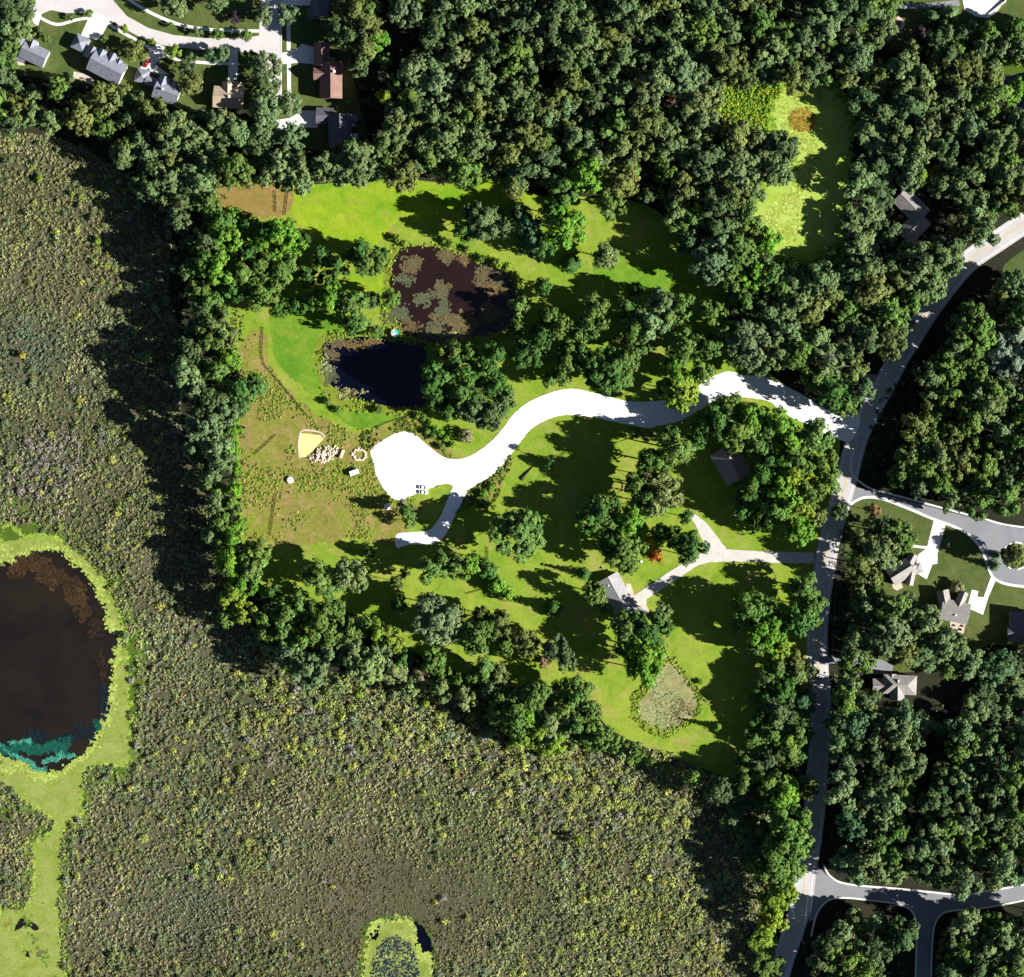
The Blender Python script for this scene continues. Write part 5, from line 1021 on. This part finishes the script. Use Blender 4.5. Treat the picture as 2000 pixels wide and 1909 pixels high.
pads("lily_pads", "brown and grey-green lily pads floating on the plum dark pond", [(805, 515, 26, 24, 260, (0, 1)), (795, 545, 18, 10, 110, (0, 3)), (880, 500, 26, 18, 220, (1, 0)), (902, 510, 12, 8, 60, (1, 2)), (945, 545, 24, 20, 260, (0, 1)), (962, 566, 18, 10, 130, (1, 2)), (990, 550, 16, 18, 120, (0, 1)), (825, 585, 20, 16, 190, (0, 3)), (865, 570, 18, 18, 190, (0, 1)),
      (785, 610, 24, 18, 230, (0, 3)), (868, 615, 24, 24, 300, (0, 3)), (905, 635, 42, 26, 520, (1, 2, 0)), (950, 612, 30, 20, 280, (0, 2)), (850, 655, 30, 14, 170, (1, 0)), (885, 660, 30, 8, 120, (4, 2)), (800, 640, 18, 10, 90, (1,)), (980, 620, 20, 22, 100, (0, 3))], LC, .17, 71, .35, .8)
pads("lily_pads", "pale lily pads along the near rim of the blue pond", [(648, 690, 14, 16, 140, (0, 1)), (640, 715, 10, 16, 110, (0, 4)), (650, 735, 10, 18, 120, (0, 3)), (680, 770, 24, 10, 130, (1, 4)), (690, 675, 34, 9, 160, (1, 2)), (662, 668, 20, 8, 90, (1, 0)), (720, 668, 20, 6, 60, (1, 2))], LC, .16, 72, .3, .65)
pads("lily_pads", "dried pale lily pads crowding the lily bed pond", [(1303, 1360, 34, 50, 800, (4, 4, 4, 3)), (1272, 1395, 18, 14, 220, (4, 4)), (1325, 1390, 22, 18, 160, (1, 0))], LC, .17, 73, .25, .6)
pads("lily_pads", "speckled lily pads inside the duckweed ring of the small marsh pond", [(772, 1902, 46, 72, 2100, (3, 0, 3, 2, 4))], [(.02, .03, .04), (.01, .015, .03), (.12, .13, .05), (.008, .014, .028), (.20, .24, .06)], .16, 74, .35, .8, False)

def rim(name, label, poly, n, spread, cols, z, seed, r0=.3, r1=.8, cat="duckweed"):
    r = np.random.default_rng(seed); P = np.array(catmull(poly)); k = r.integers(0, len(P), n); u = r.random((n, 1)); Q = P[k] * (1 - u) + P[(k + 1) % len(P)] * u
    clump = np.repeat(r.normal(size=(n // 12 + 1, 2)), 12, axis=0)[:n] * spread * .6
    k2 = np.repeat(r.integers(0, len(P), n // 12 + 1), 12)[:n]; half = r.random(n) < .6; Q[half] = P[k2][half] + clump[half]; Q = Q + r.normal(size=(n, 2)) * spread * .45
    cl = np.array(cols)[r.integers(0, len(cols), n)] * r.uniform(.75, 1.2, (n, 1)); rr = r.uniform(r0, r1, n); t = r.uniform(0, 6.28, n); V = []
    for j in range(4): V.append(np.stack([(Q[:, 0] - CX) * S + rr * np.cos(t + j * 1.5708), -(Q[:, 1] - CY) * S + rr * np.sin(t + j * 1.5708), np.full(n, z) + r.uniform(0, .05, n)], 1))
    V = np.stack(V, 1).reshape(-1, 3); m = (V[:, 0].reshape(-1, 4).min(1) > -270) & ~((Q[:, 0] < 22) & (Q[:, 1] > 1106) & (Q[:, 1] < 1462)); V = V.reshape(-1, 4, 3)[m].reshape(-1, 3)
    o = mkobj(name, mesh_np(name, V, quads(len(V)), np.repeat(cl[m], 4, axis=0)), M['leaf']); props(o, label, cat, None, 'stuff')
DWC = [(.26, .32, .07), (.30, .36, .09), (.20, .26, .04), (.28, .27, .06)]
rim("floating_duckweed", "scattered duckweed flecks along the rim of the big brown pond", [p for p in BIGW if p[0] > -50], 2600, 7, DWC, .16, 81)
rim("floating_duckweed", "duckweed flecks feathering the shore of the duckweed channel", [p for p in WEED if p[0] > -50], 3600, 5, [(.20, .27, .03), (.12, .20, .02), (.26, .31, .06)], .16, 82, .3, .7)
rim("bank_sedge", "dark green sedge along the outer shore of the duckweed channel", [p for p in FR if p[0] > -50], 3000, 9, [(.07, .13, .015), (.10, .16, .02), (.10, .10, .04)], .18, 83, .4, .9, "sedge")
rim("floating_duckweed", "duckweed flecks around the small marsh pond", [(714, 1960), (716, 1870), (728, 1812), (748, 1800), (800, 1800), (812, 1845), (822, 1872), (838, 1870), (842, 1960)], 1100, 6, DWC, .16, 84, .3, .7)
rim("algae_flecks", "ragged algae flecks around the wooded algae pond", [(1528, 160), (1545, 172), (1600, 165), (1640, 180), (1665, 240), (1655, 400), (1640, 470), (1590, 510), (1520, 505), (1490, 470), (1468, 430), (1465, 390), (1490, 360), (1540, 350), (1550, 310), (1545, 275), (1512, 258), (1504, 220)], 2600, 7, [(.24, .33, .04), (.14, .22, .02), (.09, .15, .02)], .12, 85, .4, 1.0, "algae")
rim("algae_flecks", "olive algae streaks drifting on the wooded algae pond", [(1530, 200), (1560, 190), (1555, 260), (1590, 300), (1570, 360), (1530, 400), (1500, 430), (1520, 460), (1560, 420)], 1500, 14, [(.25, .24, .05), (.34, .42, .10), (.22, .28, .03)], .12, 86, .3, .8, "algae")
pads("algae_flecks", "rust brown algae patch on the wooded algae pond", [(1568, 234, 24, 22, 420, (0, 1, 2))], [(.16, .09, .015), (.21, .14, .02), (.24, .20, .03)], .13, 87, .4, .9, False)
arc = [(30 + 12 * i, 1118 - 30 * math.sin(i / 6 * 3.14) + 3 * i, 16, 14, 150, (0, 1, 2)) for i in range(7)] + [(118, 1130, 18, 18, 190, (0, 1)), (140, 1150, 16, 20, 190, (0, 1)), (155, 1175, 16, 20, 200, (1, 2)), (165, 1195, 12, 14, 110, (0, 1)), (185, 1225, 14, 20, 60, (0,)), (200, 1300, 10, 40, 60, (0,))]
pads("drowned_weed", "rust brown weed drowned in the shallows of the big pond", arc, [(.020, .011, .006), (.034, .018, .008), (.048, .026, .010)], .145, 88, .4, 1.1)
blm = [(12 * i, 1462 + 6 * math.sin(i * 1.3), 12, 6, 120, (0, 1, 1)) for i in range(11)] + [(125, 1450, 14, 8, 120, (0, 1)), (188, 1418, 8, 6, 60, (0, 1)), (160, 1440, 30, 30, 110, (3,)), (100, 1440, 50, 16, 160, (3,)), (200, 1380, 10, 40, 90, (3,))]
pads("algae_bloom", "turquoise algae bloom drifting in the shallows of the big pond", blm, [(.003, .045, .034), (.006, .065, .046), (.08, .26, .18), (.004, .010, .016)], .145, 89, .4, 1.0)
def wisps(seed, paths):
    out = []
    for P in paths: out += [(x, y, 2.2, 1.4, 9, (0, 1)) for x, y in catmull(P, False, 9)]
    return out
pads("algae_bloom", "pale turquoise wisps of algae on the big pond", wisps(1, ([(0, 1455), (15, 1468), (30, 1478), (48, 1484), (62, 1490), (66, 1500), (90, 1503)], [(85, 1490), (100, 1482), (112, 1484), (118, 1472), (130, 1478), (144, 1476)], [(20, 1452), (40, 1450), (56, 1446), (58, 1456)])), [(.06, .24, .17), (.02, .13, .10)], .17, 90, .25, .5, False)
